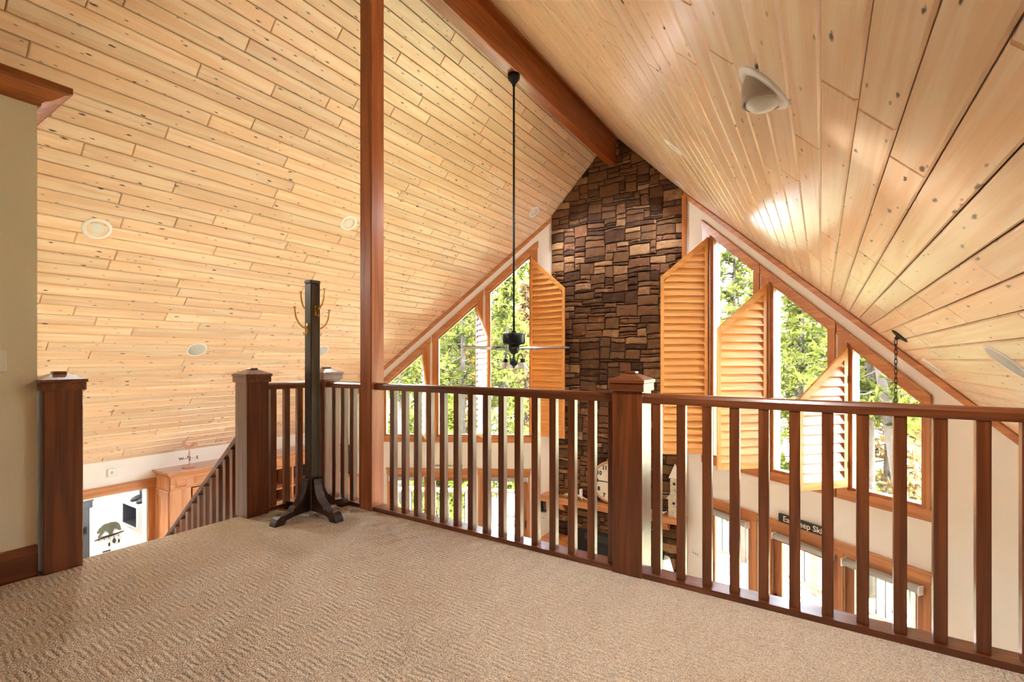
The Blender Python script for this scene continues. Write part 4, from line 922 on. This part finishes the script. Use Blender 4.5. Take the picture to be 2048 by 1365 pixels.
o = MB().tube([(-2.22, 7.73, -1.25), (-2.16, 7.72, -1.262), (-2.10, 7.72, -1.25), (-2.055, 7.72, -1.215)], [0.028, 0.024, 0.016, 0.006], 10).build('horn', M['antler'], base=(-2.15, 7.73, -1.28), smooth=True)
tag(o, 'small pale horn on the mantel beside the birdhouse', 'horn')
fb = thing('fireplace_insert', (XR, 7.85, FLOOR), 'black metal fireplace insert low in the stone chimney', 'fireplace')
MB().cbox(-3.66, -2.40, 7.84, 7.90, -2.75, -1.83, 0.01).build('surround', M['firebox'], fb)
MB().box(-3.50, -2.56, 7.832, 7.842, -2.6, -2.02).build('glass_front', M['black'], fb)
for i in range(5): MB().box(-3.52, -2.54, 7.828, 7.838, -1.98+i*0.022, -1.968+i*0.022).build('vent_slat', M['darkgrey'], fb)
lb = MB().cbox(-4.20, -3.74, 7.10, 7.80, FLOOR, -2.02, 0.01).build('side_chest', M['cabX'], base=(-3.97, 7.4, FLOOR)); tag(lb, 'small wooden chest standing left of the fireplace', 'chest')
MB().cbox(-4.22, -3.72, 7.08, 7.82, -2.02, -1.99, 0.008).build('lid', M['trimX'], lb)
# floor lamp below the mantel
fp = thing('floor_lamp', (-2.0, 7.30, FLOOR), 'white shaded lamp with black iron scrollwork below the mantel', 'lamp')
MB().lathe([(0.15, FLOOR), (0.15, FLOOR+0.02), (0.03, FLOOR+0.05), (0.012, FLOOR+0.1), (0.012, -1.74)], (-2.0, 7.30, 0), n=18).build('stand', M['iron'], fp, smooth=True)
MB().lathe([(0.17, -2.06), (0.095, -1.79), (0.09, -1.79), (0.165, -2.06)], (-2.0, 7.30, 0), n=28, close=False).build('lamp_shade', M['shade'], fp, smooth=True)
for s in range(5):
    a = s*1.3; MB().tube([(-2.0+math.cos(a+t*0.9)*0.012*(1+t), 7.30+math.sin(a+t*0.9)*0.012*(1+t), -1.78+0.03*math.sin(t*1.2)+0.02*t) for t in range(6)], 0.005, 5).build('scroll', M['iron'], fp, smooth=True)
# plates and plaque on the lower walls
def plate(W, k, z, w_, h_, label, n=1):
    o = thing('switch_plate', W.p(k, z), label, 'switch plate'); board4(W, [(k-w_/2, z-h_/2), (k+w_/2, z-h_/2), (k+w_/2, z+h_/2), (k-w_/2, z+h_/2)], 0, 0.006).build('plate', M['white'], o)
    for i in range(n):
        q = k+(i-(n-1)/2)*0.045; board4(W, [(q-0.007, z-0.014), (q+0.007, z-0.014), (q+0.007, z+0.014), (q-0.007, z+0.014)], 0.006, 0.014).build('toggle', M['lightgrey'], o)
plate(WR, 0.27, -1.82, 0.16, 0.115, 'triple switch plate on the wall right of the chimney', 3)
plate(WL, 0.19, -1.77, 0.12, 0.115, 'double outlet plate on the wall left of the chimney', 2)
pq = thing('wall_plaque', WL.p(0.20, -1.66, 0.01), 'small dark red carved plaque on the wall left of the chimney', 'plaque')
board4(WL, [(0.12, -1.66), (0.29, -1.66), (0.29, -1.34), (0.12, -1.34)], 0, 0.018).build('panel', M['redZ'], pq)
board4(WL, [(0.11, -1.66), (0.30, -1.66), (0.30, -1.635), (0.11, -1.635)], 0, 0.045).build('ledge', M['redX'], pq)
MB().lathe([(0.03, -1.635), (0.04, -1.58), (0.022, -1.53), (0.028, -1.49), (0.012, -1.455)], WL.p(0.20, 0, 0.04), n=12).build('figurine', M['black'], pq, smooth=True)

# ------------------------------------------------------------------ left side: doorway, room behind, cabinet
dc = thing('trim_10', (XL, 2.3, FLOOR), 'knotty pine casing of the doorway in the left eave wall', 'door casing', kind='structure')
MB().cbox(XL, XL+0.022, DY0-0.1, DY1+0.12, DZ, DZ+0.11, 0.003).build('head_board', M['trimY'], dc)
MB().cbox(XL, XL+0.034, DY0-0.12, DY1+0.135, DZ+0.105, DZ+0.125, 0.003).build('head_cap', M['trimY'], dc)
for y0, y1 in ((DY1, DY1+0.11), (DY0-0.11, DY0)): MB().cbox(XL, XL+0.02, y0, y1, FLOOR, DZ, 0.003).build('side_board', M['trimZ'], dc)
MB().box(XL-0.14, XL+0.004, DY1-0.018, DY1, FLOOR, DZ).build('jamb', M['white'], dc)
MB().box(XL-0.14, XL+0.004, DY0, DY1, DZ-0.018, DZ).build('jamb', M['white'], dc)
th = MB().cbox(XL, XL+0.03, 2.52, 2.62, -0.42, -0.31, 0.008).build('thermostat', M['white'], base=(XL, 2.57, -0.42)); tag(th, 'small white thermostat above the left doorway', 'thermostat')
MB().cbox(XL+0.03, XL+0.034, 2.55, 2.575, -0.385, -0.345, 0.001).build('display', M['lightgrey'], th)
XB = -10.02
rm = MB()
rm.box(XB-0.12, XB, 0.6, 4.6, FLOOR, -0.30); rm.box(XB, XL-0.14, 4.48, 4.6, FLOOR, -0.30); rm.box(XB, XL-0.14, 0.6, 0.72, FLOOR, -0.30)
tag(rm.build('wall_hall', M['white']), 'white walls of the entry hall behind the left doorway', 'wall', kind='structure')
tag(MB().box(XB-0.1, XL-0.14, 0.6, 4.6, -0.40, -0.30).build('ceiling', M['white']), 'white ceiling of the entry hall', 'ceiling', kind='structure')
tag(MB().box(XB-0.1, XL-0.1, 0.6, 4.6, FLOOR-0.06, FLOOR).build('floor', M['lowfloor']), 'wood floor of the entry hall', 'floor', kind='structure')
dd = thing('door_7', (XB, 2.5, FLOOR), 'charcoal painted door with casing in the entry hall', 'door', kind='structure')
MB().cbox(XB, XB+0.02, 1.75, 2.84, FLOOR, -1.20, 0.003).build('casing_board', M['darkgrey'], dd)
MB().cbox(XB, XB+0.028, 1.70, 2.875, -1.225, -1.10, 0.003).build('head_board', M['darkgrey'], dd); MB().cbox(XB, XB+0.04, 1.68, 2.89, -1.115, -1.095, 0.003).build('head_cap', M['darkgrey'], dd)
MB().cbox(XB+0.02, XB+0.05, 2.70, 2.80, -1.62, -1.52, 0.006).build('lock', M['black'], dd)
# bear key rack
br = thing('key_rack', (XB, 3.08, -1.8), 'bronze bear key rack on the white hall wall', 'key rack')
bear = [(-0.155, 0.02), (-0.16, 0.05), (-0.14, 0.075), (-0.13, 0.10), (-0.115, 0.10), (-0.10, 0.125), (-0.06, 0.15), (-0.03, 0.145), (0.02, 0.155), (0.08, 0.145), (0.12, 0.11), (0.135, 0.06), (0.15, 0.0), (0.125, -0.005), (0.10, 0.03), (0.06, 0.045), (0.04, 0.0), (0.035, -0.03), (-0.005, -0.04), (-0.03, 0.02), (-0.06, 0.04), (-0.09, 0.0), (-0.12, -0.035), (-0.145, -0.05), (-0.15, -0.035), (-0.115, 0.01), (-0.12, 0.03)]
bc = (3.10, -1.70)
MB().prism([(XB+0.015, bc[0]+y*1.05, bc[1]+z*1.05) for y, z in bear], (0.012, 0, 0)).build('bear', M['bronze'], br)
MB().tube([(XB+0.02, 2.90, -1.785), (XB+0.022, 3.02, -1.765), (XB+0.022, 3.15, -1.755), (XB+0.02, 3.30, -1.735)], [0.008, 0.018, 0.016, 0.006], 8).build('branch', M['iron'], br, smooth=True)
for i in range(5):
    y = 2.96+0.065*i; MB().tube([(XB+0.025, y, -1.775), (XB+0.03, y, -1.80), (XB+0.045, y, -1.80)], 0.004, 5).build('hook', M['iron'], br)
for y, l, z in ((3.09, 'ring of keys on the bear rack, left of the leather fob', -1.84), (3.22, 'ring of keys at the right end of the bear rack', -1.82)):
    k = thing('key_ring', (XB+0.04, y, z), l, 'keys', 'keys on the bear rack')
    MB().tube([(XB+0.038, y+0.022*math.cos(2*math.pi*i/12), z+0.022*math.sin(2*math.pi*i/12)) for i in range(13)], 0.002, 5, cap=False).build('ring', M['black'], k)
    MB().cbox(XB+0.034, XB+0.04, y-0.012, y+0.014, z-0.09, z-0.03, 0.003).build('key', M['black'], k)
fo = MB().lathe([(0.002, -1.90), (0.022, -1.88), (0.026, -1.85), (0.012, -1.815), (0.003, -1.80)], (XB+0.04, 3.155, 0), n=10).build('leather_fob', M['boot'], base=(XB+0.04, 3.155, -1.9), smooth=True); tag(fo, 'dark leather fob hanging from the bear rack', 'key fob')
vt = MB().cbox(XB, XB+0.012, 3.01, 3.12, -2.02, -1.995, 0.003).build('wall_vent', M['darkgrey'], base=(XB, 3.06, -2.02)); tag(vt, 'small dark slot plate low on the white hall wall', 'plate')
cs = thing('cube_shelf', (XB, 3.45, -1.6), 'light grey open cube shelf on the hall wall', 'shelf')
sx0, sx1, sy0, sy1, sz0, sz1, tt = XB, XB+0.62, 3.27, 3.72, -1.60, -1.23, 0.022
MB().box(sx0, sx1, sy0, sy1, sz0, sz0+tt).build('bottom_panel', M['lightgrey'], cs); MB().box(sx0, sx1, sy0, sy1, sz1-tt, sz1).build('top_panel', M['lightgrey'], cs)
MB().box(sx0, sx0+tt, sy0, sy1, sz0+tt, sz1-tt).build('side_panel', M['lightgrey'], cs); MB().box(sx1-tt, sx1, sy0, sy1, sz0+tt, sz1-tt).build('side_panel', M['lightgrey'], cs)
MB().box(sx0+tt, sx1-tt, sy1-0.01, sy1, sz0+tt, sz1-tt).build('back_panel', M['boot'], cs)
for a_ in ((sx0+tt, sx0+tt+0.004, sz0+tt, sz1-tt), (sx1-tt-0.004, sx1-tt, sz0+tt, sz1-tt), (sx0+tt+0.004, sx1-tt-0.004, sz0+tt, sz0+tt+0.004), (sx0+tt+0.004, sx1-tt-0.004, sz1-tt-0.004, sz1-tt)): MB().box(a_[0], a_[1], sy0+0.012, sy1-0.01, a_[2], a_[3]).build('shade_lining', M['boot'], cs)  # thin dark sheets added, shade inside the cube put into colour
for i, (x, l) in enumerate(((XB+0.16, 'dark boot standing on the cube shelf by the wall'), (XB+0.40, 'dark boot standing on the front of the cube shelf'))):
    bt = thing('boot', (x, 3.45, sz1), l, 'boot')
    MB().lathe([(0.05, sz1+0.05), (0.05, sz1+0.20), (0.042, sz1+0.20)], (x, 3.52, 0), n=12).build('shaft', M['boot'], bt, smooth=True)
    MB().tube([(x, 3.56, sz1+0.045), (x, 3.45, sz1+0.045), (x, 3.37, sz1+0.032), (x, 3.345, sz1+0.026)], [0.045, 0.048, 0.032, 0.012], 10).build('foot', M['boot'], bt, smooth=True)
    MB().cbox(x-0.045, x+0.045, 3.345, 3.605, sz1, sz1+0.014, 0.005).build('sole', M['black'], bt)
hl = thing('hall_fill_fixture', (-9.1, 2.4, -0.36), 'added unseen ceiling light that brightens the entry hall', 'ceiling light')  # invented fixture out of view, goes with the hall fill light
MB().lathe([(0.16, -0.30), (0.16, -0.325), (0.12, -0.36), (0.02, -0.375)], (-9.1, 2.4, 0), n=24).build('dome', M['bulb'], hl, smooth=True)
# wall unit
def wall_unit():
    x0, x1, y0, y1, zt = XL, XL+0.46, 3.10, 5.66, -0.42
    o = thing('wall_unit', ((x0+x1)/2, (y0+y1)/2, FLOOR), 'long wooden wall unit with crown moulding along the left wall', 'cabinet')
    ms = [y0, 3.78, 4.98, y1]
    for i, y in enumerate(ms): MB().cbox(x0+0.005, x1-0.02, y-0.015, y+0.015, FLOOR, zt-0.08, 0.002).build('upright', M['cabZ'], o)
    MB().box(x0+0.002, x0+0.012, y0, y1, FLOOR, zt-0.08).build('back_panel', M['cabback'], o)
    prof = [(0.0, zt-0.085), (0.01, zt-0.085), (0.018, zt-0.06), (0.04, zt-0.035), (0.05, zt-0.02), (0.06, zt-0.02), (0.06, zt)]
    # crown along the front and the left side, mitred
    mb = MB(); n = len(prof)
    for r in ([(x0, y0-q, z) for q, z in prof], [(x1+q, y0-q, z) for q, z in prof], [(x1+q, y1, z) for q, z in prof]): mb.v += r
    for i in range(2):
        for k in range(n-1): mb.quad([i*n+k, (i+1)*n+k, (i+1)*n+k+1, i*n+k+1])
    mb.build('crown', M['cabY'], o)
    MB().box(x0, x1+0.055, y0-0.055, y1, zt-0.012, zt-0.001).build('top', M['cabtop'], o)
    MB().box(x0+0.01, x1, y0-0.004, y1, zt-0.26, zt-0.08).build('frieze', M['cabY'], o)
    for a, c in ((3.15, 3.30), (3.40, 3.74), (3.83, 4.35), (4.41, 4.93), (5.03, 5.32), (5.38, 5.62)):
        mb = MB(); z0, z1 = zt-0.225, zt-0.115
        mb.v += [(x1, a, z0), (x1, c, z0), (x1, c, z1), (x1, a, z1), (x1+0.014, a+0.02, z0+0.02), (x1+0.014, c-0.02, z0+0.02), (x1+0.014, c-0.02, z1-0.02), (x1+0.014, a+0.02, z1-0.02)]
        for i in range(4): j = (i+1) % 4; mb.quad([i, j, 4+j, 4+i])
        mb.quad([4, 5, 6, 7]); mb.build('raised_panel', M['cabY'], o)
    # side panel frame
    for z0, z1 in ((FLOOR, FLOOR+0.1), (-0.78, -0.68)): MB().cbox(x0+0.02, x1-0.02, y0-0.028, y0-0.014, z0, z1, 0.002).build('side_rail', M['cabX'], o)
    for a, c in ((x0+0.02, x0+0.09), (x1-0.09, x1-0.02)): MB().cbox(a, c, y0-0.028, y0-0.014, FLOOR+0.1, -0.78, 0.002).build('side_stile', M['cabZ'], o)
    # left pilaster + glass door
    MB().cbox(x1-0.02, x1+0.006, y0-0.015, 3.36, FLOOR, zt-0.26, 0.004).build('pilaster', M['cabZ'], o)
    d = MB()
    for a, c, z0, z1 in ((3.38, 3.44, FLOOR+0.1, zt-0.275), (3.70, 3.76, FLOOR+0.1, zt-0.275), (3.44, 3.70, FLOOR+0.1, FLOOR+0.18), (3.44, 3.70, zt-0.34, zt-0.275)): d.cbox(x1-0.02, x1, a, c, z0, z1, 0.003)
    d = d.build('cabinet_door', M['cabZ'], o); MB().box(x1-0.012, x1-0.008, 3.44, 3.70, FLOOR+0.18, zt-0.34).build('glass', M['darkglass'], d); MB().lathe([(0.006, 0), (0.006, 0.01), (0.014, 0.016), (0.010, 0.024), (0.002, 0.026)], (x1, 3.41, -1.6), (1, 0, 0), 12).build('knob', M['brass'], d)
    # open shelves
    for z in (-1.02, -1.32, -1.70, -2.1):
        for a, c in ((3.795, 4.965), (4.995, y1-0.015)): MB().cbox(x0+0.012, x1-0.02, a, c, z-0.014, z+0.014, 0.003).build('shelf', M['cabY'], o)
    return o
M['cabback'] = plain('cabinet_back', srgb(60, 36, 24), 0.7, var=0.1); M['cabtop'] = wood('cabinet_top_glare', srgb(206, 168, 150), srgb(180, 140, 122), None, 'Y', 0.3, 0.4); M['darkglass'] = plain('dark_glass', srgb(62, 44, 36), 0.1, var=0.05)  # top is cabinet wood greyed, glare put into its colour
wall_unit()
# weathervane on the wall unit
wv = thing('weathervane', (-7.90, 3.40, -0.42), 'copper rooster weathervane standing on the wall unit', 'weathervane')
wx, wy, wz = -7.90, 3.40, -0.42
MB().lathe([(0.085, wz), (0.085, wz+0.012), (0.06, wz+0.018), (0.015, wz+0.022)], (wx, wy, 0), n=22).build('base', M['copper'], wv, smooth=False)
MB().lathe([(0.005, wz+0.02), (0.005, wz+0.16), (0.014, wz+0.165), (0.014, wz+0.175), (0.005, wz+0.18), (0.005, wz+0.19), (0.018, wz+0.205), (0.005, wz+0.22), (0.005, wz+0.225), (0.013, wz+0.235), (0.005, wz+0.245), (0.005, wz+0.27)], (wx, wy, 0), n=12).build('spindle', M['copper'], wv, smooth=True)
vd = Vector((-math.sin(R(-60)), math.cos(R(-60)), 0)).normalized()
vd = Vector((0.35, 0.94, 0)).normalized()
roost = [(-0.085, 0.325), (-0.105, 0.318), (-0.085, 0.335), (-0.085, 0.36), (-0.095, 0.375), (-0.075, 0.37), (-0.068, 0.39), (-0.055, 0.372), (-0.04, 0.385), (-0.042, 0.36), (-0.05, 0.335), (-0.03, 0.305), (0.01, 0.30), (0.035, 0.33), (0.06, 0.345), (0.09, 0.335), (0.105, 0.30), (0.105, 0.255), (0.09, 0.285), (0.075, 0.30), (0.06, 0.275), (0.03, 0.262), (0.0, 0.262), (0.0, 0.235), (-0.01, 0.235), (-0.015, 0.26), (-0.035, 0.262), (-0.035, 0.235), (-0.045, 0.235), (-0.05, 0.265), (-0.085, 0.295)]
vn = vd.cross(Vector((0, 0, 1)))
MB().prism([tuple(Vector((wx, wy, wz+z+0.03))+vd*y-vn*0.006) for y, z in roost], vn*0.012).build('rooster', M['copper'], wv)
ar = MB().tube([Vector((wx, wy, wz+0.14))-vd*0.075, Vector((wx, wy, wz+0.14))+vd*0.075], 0.004, 6).build('direction_arm', M['copper'], wv)
MB().tube([Vector((wx, wy, wz+0.14))-vn*0.075, Vector((wx, wy, wz+0.14))+vn*0.075], 0.004, 6).build('direction_arm', M['copper'], wv)
for ch, q in (('W', -vd*0.10), ('E', vd*0.10), ('N', -vn*0.10), ('S', vn*0.10)):
    text_mesh(ch, 0.06, M['iron'], frame_mtx(Vector((wx, wy, wz+0.14))+q, vd), 0.002, 'letter', ar, 0.001)
# dark picture frame and low chest in the far left corner
ct = thing('low_chest', (-7.75, 5.83, FLOOR), 'low reddish chest in the far left corner below', 'chest')
MB().cbox(-8.15, -7.3, 5.74, 6.02, FLOOR, -1.0, 0.008).build('body', M['cabZ'], ct); MB().cbox(-8.18, -7.27, 5.72, 6.03, -1.0, -0.96, 0.006).build('top', M['trimX'], ct)
for z in (-1.45, -1.95, -2.45):
    d = MB().cbox(-8.10, -7.35, 5.725, 5.742, z, z+0.42, 0.004).build('drawer', M['redX'], ct); MB().lathe([(0.006, 0), (0.006, 0.012), (0.016, 0.02), (0.002, 0.028)], (-7.72, 5.725, z+0.21), (0, -1, 0), 12).build('knob', M['black'], d)
pf = thing('picture_frame', (-7.75, 5.93, -0.96), 'black framed dark picture standing on the low chest', 'picture')
MB().cbox(-8.05, -7.45, 5.90, 5.93, -0.96, -0.42, 0.006).build('frame', M['black'], pf); MB().box(-8.01, -7.49, 5.896, 5.901, -0.92, -0.46).build('picture', M['darkgrey'], pf)

# ------------------------------------------------------------------ deck outside
dk = thing('deck', (XR, 8, FLOOR-0.1), 'sunlit wooden deck outside the lower doors', 'deck')
def rail_pts(): return [(-11.2, 7.2), (-4.7, 10.75), (-1.35, 10.9), (5.0, 6.6)]
edge = rail_pts()
y = 3.2; i = 0
bme = {}
while y < 11.0:
    ym = y+0.07
    xa, xb = -11.4, 5.2
    if ym > 7.2: xa = max(xa, -4.7-(10.75-ym)*(6.5/3.55)-0.1) if ym < 10.75 else -4.9
    if ym > 6.6: xb = min(xb, -1.35+(10.9-ym)*(6.35/4.3)+0.1)
    MB().box(xa, xb, y, y+0.134, FLOOR-0.115, FLOOR-0.085, tone=random.random()).build('board', M['deck'], dk); y += 0.14
dr = thing('deck_railing', (XR, 10.8, FLOOR-0.085), 'wood deck railing with black metal balusters outside', 'railing')
ZD = FLOOR-0.085
pb = MB().box(-0.009, 0.009, -0.009, 0.009, 0, 0.76).mesh('metal_baluster', M['black']); pp = MB().cbox(-0.06, 0.06, -0.06, 0.06, 0, 1.02, 0.008).mesh('rail_post', M['deckpost'] if 'deckpost' in M else M['deck'])
for (ax, ay), (bx, by) in zip(edge, edge[1:]):
    d = Vector((bx-ax, by-ay, 0)); L_ = d.length; d /= L_; n = Vector((-d.y, d.x, 0)); a = Vector((ax, ay, ZD))
    for z0, z1, hw in ((0.10, 0.15, 0.04), (0.90, 0.95, 0.045), (0.95, 0.98, 0.07)):
        MB().hexa([tuple(a+d*s+n*q+Vector((0, 0, z))) for z in (z0, z1) for s, q in ((0, -hw), (L_, -hw), (L_, hw), (0, hw))]).build('rail', M['deckpost'], dr)
    m_ = max(1, round(L_/1.6))
    for i in range(m_+1): q = a+d*(L_*i/m_); inst('rail_post', pp, dr, q, math.atan2(d.y, d.x))
    k = int(L_/0.13)
    for i in range(1, k): q = a+d*(L_*i/k)+Vector((0, 0, 0.14)); inst('metal_baluster', pb, dr, q, math.atan2(d.y, d.x))

# ------------------------------------------------------------------ hillside and trees
def gz(x, y):
    d = math.hypot(x-XR, y-3.0); r = max(0.0, d-10.5)
    return -3.75+0.085*r+0.0028*min(r, 45)**2+0.35*mnoise.noise(Vector((x*0.16, y*0.16, 0)))*min(1, r/4)
gm = MB(); N_ = 70
for j in range(N_+1):
    for i in range(N_+1):
        x = -75+140*i/N_; y = -35+115*j/N_; gm.v.append((x, y, gz(x, y)))
for j in range(N_):
    for i in range(N_): q = j*(N_+1)+i; gm.quad([q, q+1, q+N_+2, q+N_+1])
tag(gm.build('ground', M['ground'], smooth=True), 'grassy hillside rising outside the windows', 'ground', kind='structure')
def tree_meshes(seed, h, crown0, spread, trunk_r, nbr, mat, clusters=7, tri=9):
    rnd = random.Random(seed); tr = MB(); fo = MB(); path = []; bx = rnd.uniform(-0.02, 0.02); by = rnd.uniform(-0.02, 0.02)
    for i in range(9):
        t = i/8; path.append(Vector((bx*h*t*t+0.04*math.sin(3*t+seed), by*h*t*t+0.04*math.cos(4*t), h*t)))
    tr.tube(path, [trunk_r*(1-0.9*i/8) for i in range(9)], 9)
    def at(t): f = t*8; i = min(7, int(f)); return path[i].lerp(path[i+1], f-i)
    for b_ in range(nbr):
        t = crown0+(1-crown0)*(b_+rnd.random())/nbr; t = min(t, 0.995); o = at(t); a = rnd.uniform(0, 2*math.pi)
        rel = (t-crown0)/(1-crown0); ln = spread*(0.35+0.65*math.sin(math.pi*min(1, 0.25+rel*0.85)))*rnd.uniform(0.6, 1.1)*(1-0.45*rel)
        d = Vector((math.cos(a), math.sin(a), rnd.uniform(-0.25, 0.35))).normalized(); e = o+d*ln+Vector((0, 0, rnd.uniform(-0.2, 0.25)*ln*0.5))
        tr.tube([o, o.lerp(e, 0.5)+Vector((0, 0, -0.04*ln)), e], [trunk_r*0.16*(1-0.6*rel)+0.006, trunk_r*0.08+0.004, 0.004], 4, cap=False)
        for c in range(clusters):
            q = o.lerp(e, 0.25+0.8*c/clusters)+Vector((rnd.gauss(0, 0.13*ln), rnd.gauss(0, 0.13*ln), rnd.gauss(0, 0.10*ln))); tone = min(1, max(0, 0.5+rnd.gauss(0, 0.24)+0.25*(c/clusters-0.5)))
            sz = rnd.uniform(0.16, 0.34)
            for k in range(tri):
                u = Vector((rnd.gauss(0, 1), rnd.gauss(0, 1), rnd.gauss(0.25, 0.8))).normalized(); v2 = u.cross(Vector((rnd.gauss(0, 1), rnd.gauss(0, 1), rnd.gauss(0, 1)))).normalized(); s = sz*rnd.uniform(0.7, 1.2); wv_ = s*0.16
                b0 = len(fo.v); fo.v += [tuple(q-u*0.1*s-v2*wv_*0.4), tuple(q+u*0.55*s+v2*wv_), tuple(q+u*s), tuple(q+u*0.45*s-v2*wv_)]; fo.quad([b0, b0+1, b0+2, b0+3], tone=min(1, max(0, tone+rnd.gauss(0, 0.12))))
    return tr.mesh('trunk', M['bark'], smooth=True), fo.mesh('foliage', M[mat])
PROTO = {'pine': tree_meshes(1, 11.5, 0.22, 2.0, 0.17, 110, 'needles'), 'tallpine': tree_meshes(2, 14.0, 0.38, 2.1, 0.20, 105, 'needles'),
         'rust': tree_meshes(3, 10.5, 0.20, 2.0, 0.16, 105, 'rust'), 'young': tree_meshes(4, 5.5, 0.05, 1.6, 0.09, 90, 'fresh', 7, 9), 'shrub': tree_meshes(5, 1.6, 0.03, 1.1, 0.03, 42, 'fresh', 6, 9)}
NAMES = {'pine': ('pine_tree', 'pine tree'), 'tallpine': ('pine_tree', 'pine tree'), 'rust': ('pine_tree', 'pine tree'), 'young': ('young_tree', 'tree'), 'shrub': ('shrub', 'shrub')}
def put_tree(kind, ang, dist, label, group=None, sc=0.72, rz=None, lean=0.0):
    x, y = dist*math.sin(R(ang)), dist*math.cos(R(ang)); z = gz(x, y)-0.1; n, cat = NAMES[kind]
    o = thing(n, (x, y, z), label, cat, group); o.rotation_euler = (lean, lean*0.5, rz if rz is not None else random.uniform(0, 6.28)); o.scale = (sc, sc, sc)
    for nm, me in zip(('trunk', 'foliage'), PROTO[kind]):
        c = bpy.data.objects.new(nm, me); COL.objects.link(c); c.parent = o
    return o
def A(u): return math.degrees(math.atan((u-1024)/FPX))-32.8
put_tree('tallpine', A(923), 17.0, 'slender grey trunked pine seen through the middle left window')
put_tree('tallpine', A(803), 15.5, 'pale trunked pine seen through the lowest left window')
put_tree('tallpine', A(1463), 16.0, 'stout mottled pine seen through the tallest right window')
put_tree('pine', A(1600), 15.0, 'bushy pine seen through the middle right window')
put_tree('tallpine', A(1733), 12.5, 'dark trunked pine close behind the lowest right window')
put_tree('rust', A(1775), 14.5, 'browning pine seen through the lowest right window behind the chain')
put_tree('tallpine', A(1842), 12.0, 'leaning pine trunk at the right edge of the lowest right window', lean=0.12)
put_tree('pine', A(1010), 16.0, 'bright pine behind the ceiling fan in the tallest left window')
put_tree('young', A(890), 14.5, 'young yellow green tree at the left of the middle left window')
put_tree('rust', A(1050), 19.0, 'browning pine beside the left chimney shutter')
rt = random.Random(99)
for lo, hi, nn in ((-52, -27, 42), (-14, 12, 34)):
    for i in range(nn):
        ang = lo+(hi-lo)*((i*0.618034) % 1.0)+rt.uniform(-0.6, 0.6); dist = 19+30*(i/nn)+rt.uniform(-1.5, 1.5)
        k = rt.choice(['pine', 'pine', 'tallpine', 'rust', 'young']); side = 'left' if lo < -20 else 'right'
        what = {'pine': 'bushy green pine', 'tallpine': 'tall bare trunked pine', 'rust': 'browning pine', 'young': 'young yellow green tree'}[k]
        put_tree(k, ang, dist, what+' in the dense hillside forest behind the %s windows' % side, 'forest trees behind the %s windows' % side, rt.uniform(0.6, 0.85) if side == 'left' else rt.uniform(0.5, 0.68))
for i in range(26):
    left = i % 2 == 0; ang = rt.uniform(-49, -30) if left else rt.uniform(-11, 9)
    put_tree('shrub', ang, rt.uniform(13.5, 24), 'low bright green shrub on the slope behind the %s windows' % ('left' if left else 'right'), 'shrubs on the %s slope' % ('left' if left else 'right'), rt.uniform(0.6, 1.2))
rk = MB(); rr = random.Random(3)
rk.lathe([(0.35, -0.2), (0.55, 0.0), (0.5, 0.22), (0.3, 0.38), (0.05, 0.42)], n=9); rk.v = [(x*(1+0.25*rr.random()), y*(1+0.25*rr.random()), z*(1+0.2*rr.random())) for x, y, z in rk.v]; rme = rk.mesh('rock', M['rock'])
for i in range(9):
    ang = A(rr.uniform(940, 1060)) if i < 6 else A(rr.uniform(790, 900)); dist = rr.uniform(14, 19); x, y = dist*math.sin(R(ang)), dist*math.cos(R(ang))
    o = bpy.data.objects.new('rock', rme); COL.objects.link(o); o.location = (x, y, gz(x, y)); o.rotation_euler = (0, 0, rr.uniform(0, 6)); s = rr.uniform(0.6, 1.3); o.scale = (s, s, s*0.8)
    tag(o, 'pale boulder on the grassy slope behind the left windows', 'rock', 'boulders on the left slope')

# ------------------------------------------------------------------ fill lights added at the unlit fixtures and in the hall
for i, (p_, n_) in enumerate(FILL_SPOTS):  # spots added as fill, the recessed fixtures themselves look switched off
    ld = bpy.data.lights.new('fill_spot', 'SPOT'); ld.energy = 14; ld.spot_size = R(130); ld.spot_blend = 0.8; ld.shadow_soft_size = 0.06; ld.color = (1.0, 0.98, 0.96)
    lo = bpy.data.objects.new('fill_spot', ld); COL.objects.link(lo); lo.location = p_; lo.rotation_euler = n_.to_track_quat('-Z', 'Y').to_euler()
hd = bpy.data.lights.new('hall_fill', 'POINT'); hd.energy = 16; hd.shadow_soft_size = 0.12; ho = bpy.data.objects.new('hall_fill', hd); COL.objects.link(ho); ho.location = (-9.1, 2.4, -0.55)  # added point light to brighten the hall, no visible source
# daylight portals in the two glazed gable walls
def portal(loc, n, sx, sy):
    ld = bpy.data.lights.new('portal', 'AREA'); ld.shape = 'RECTANGLE'; ld.size = sx; ld.size_y = sy; ld.cycles.is_portal = True
    o = bpy.data.objects.new('portal', ld); COL.objects.link(o); o.location = loc; o.rotation_euler = Vector(n).to_track_quat('-Z', 'Z').to_euler()
for W in (WR, WL): portal(W.p(1.9, 0.2, -0.3), W.n, 3.4, 6.4)
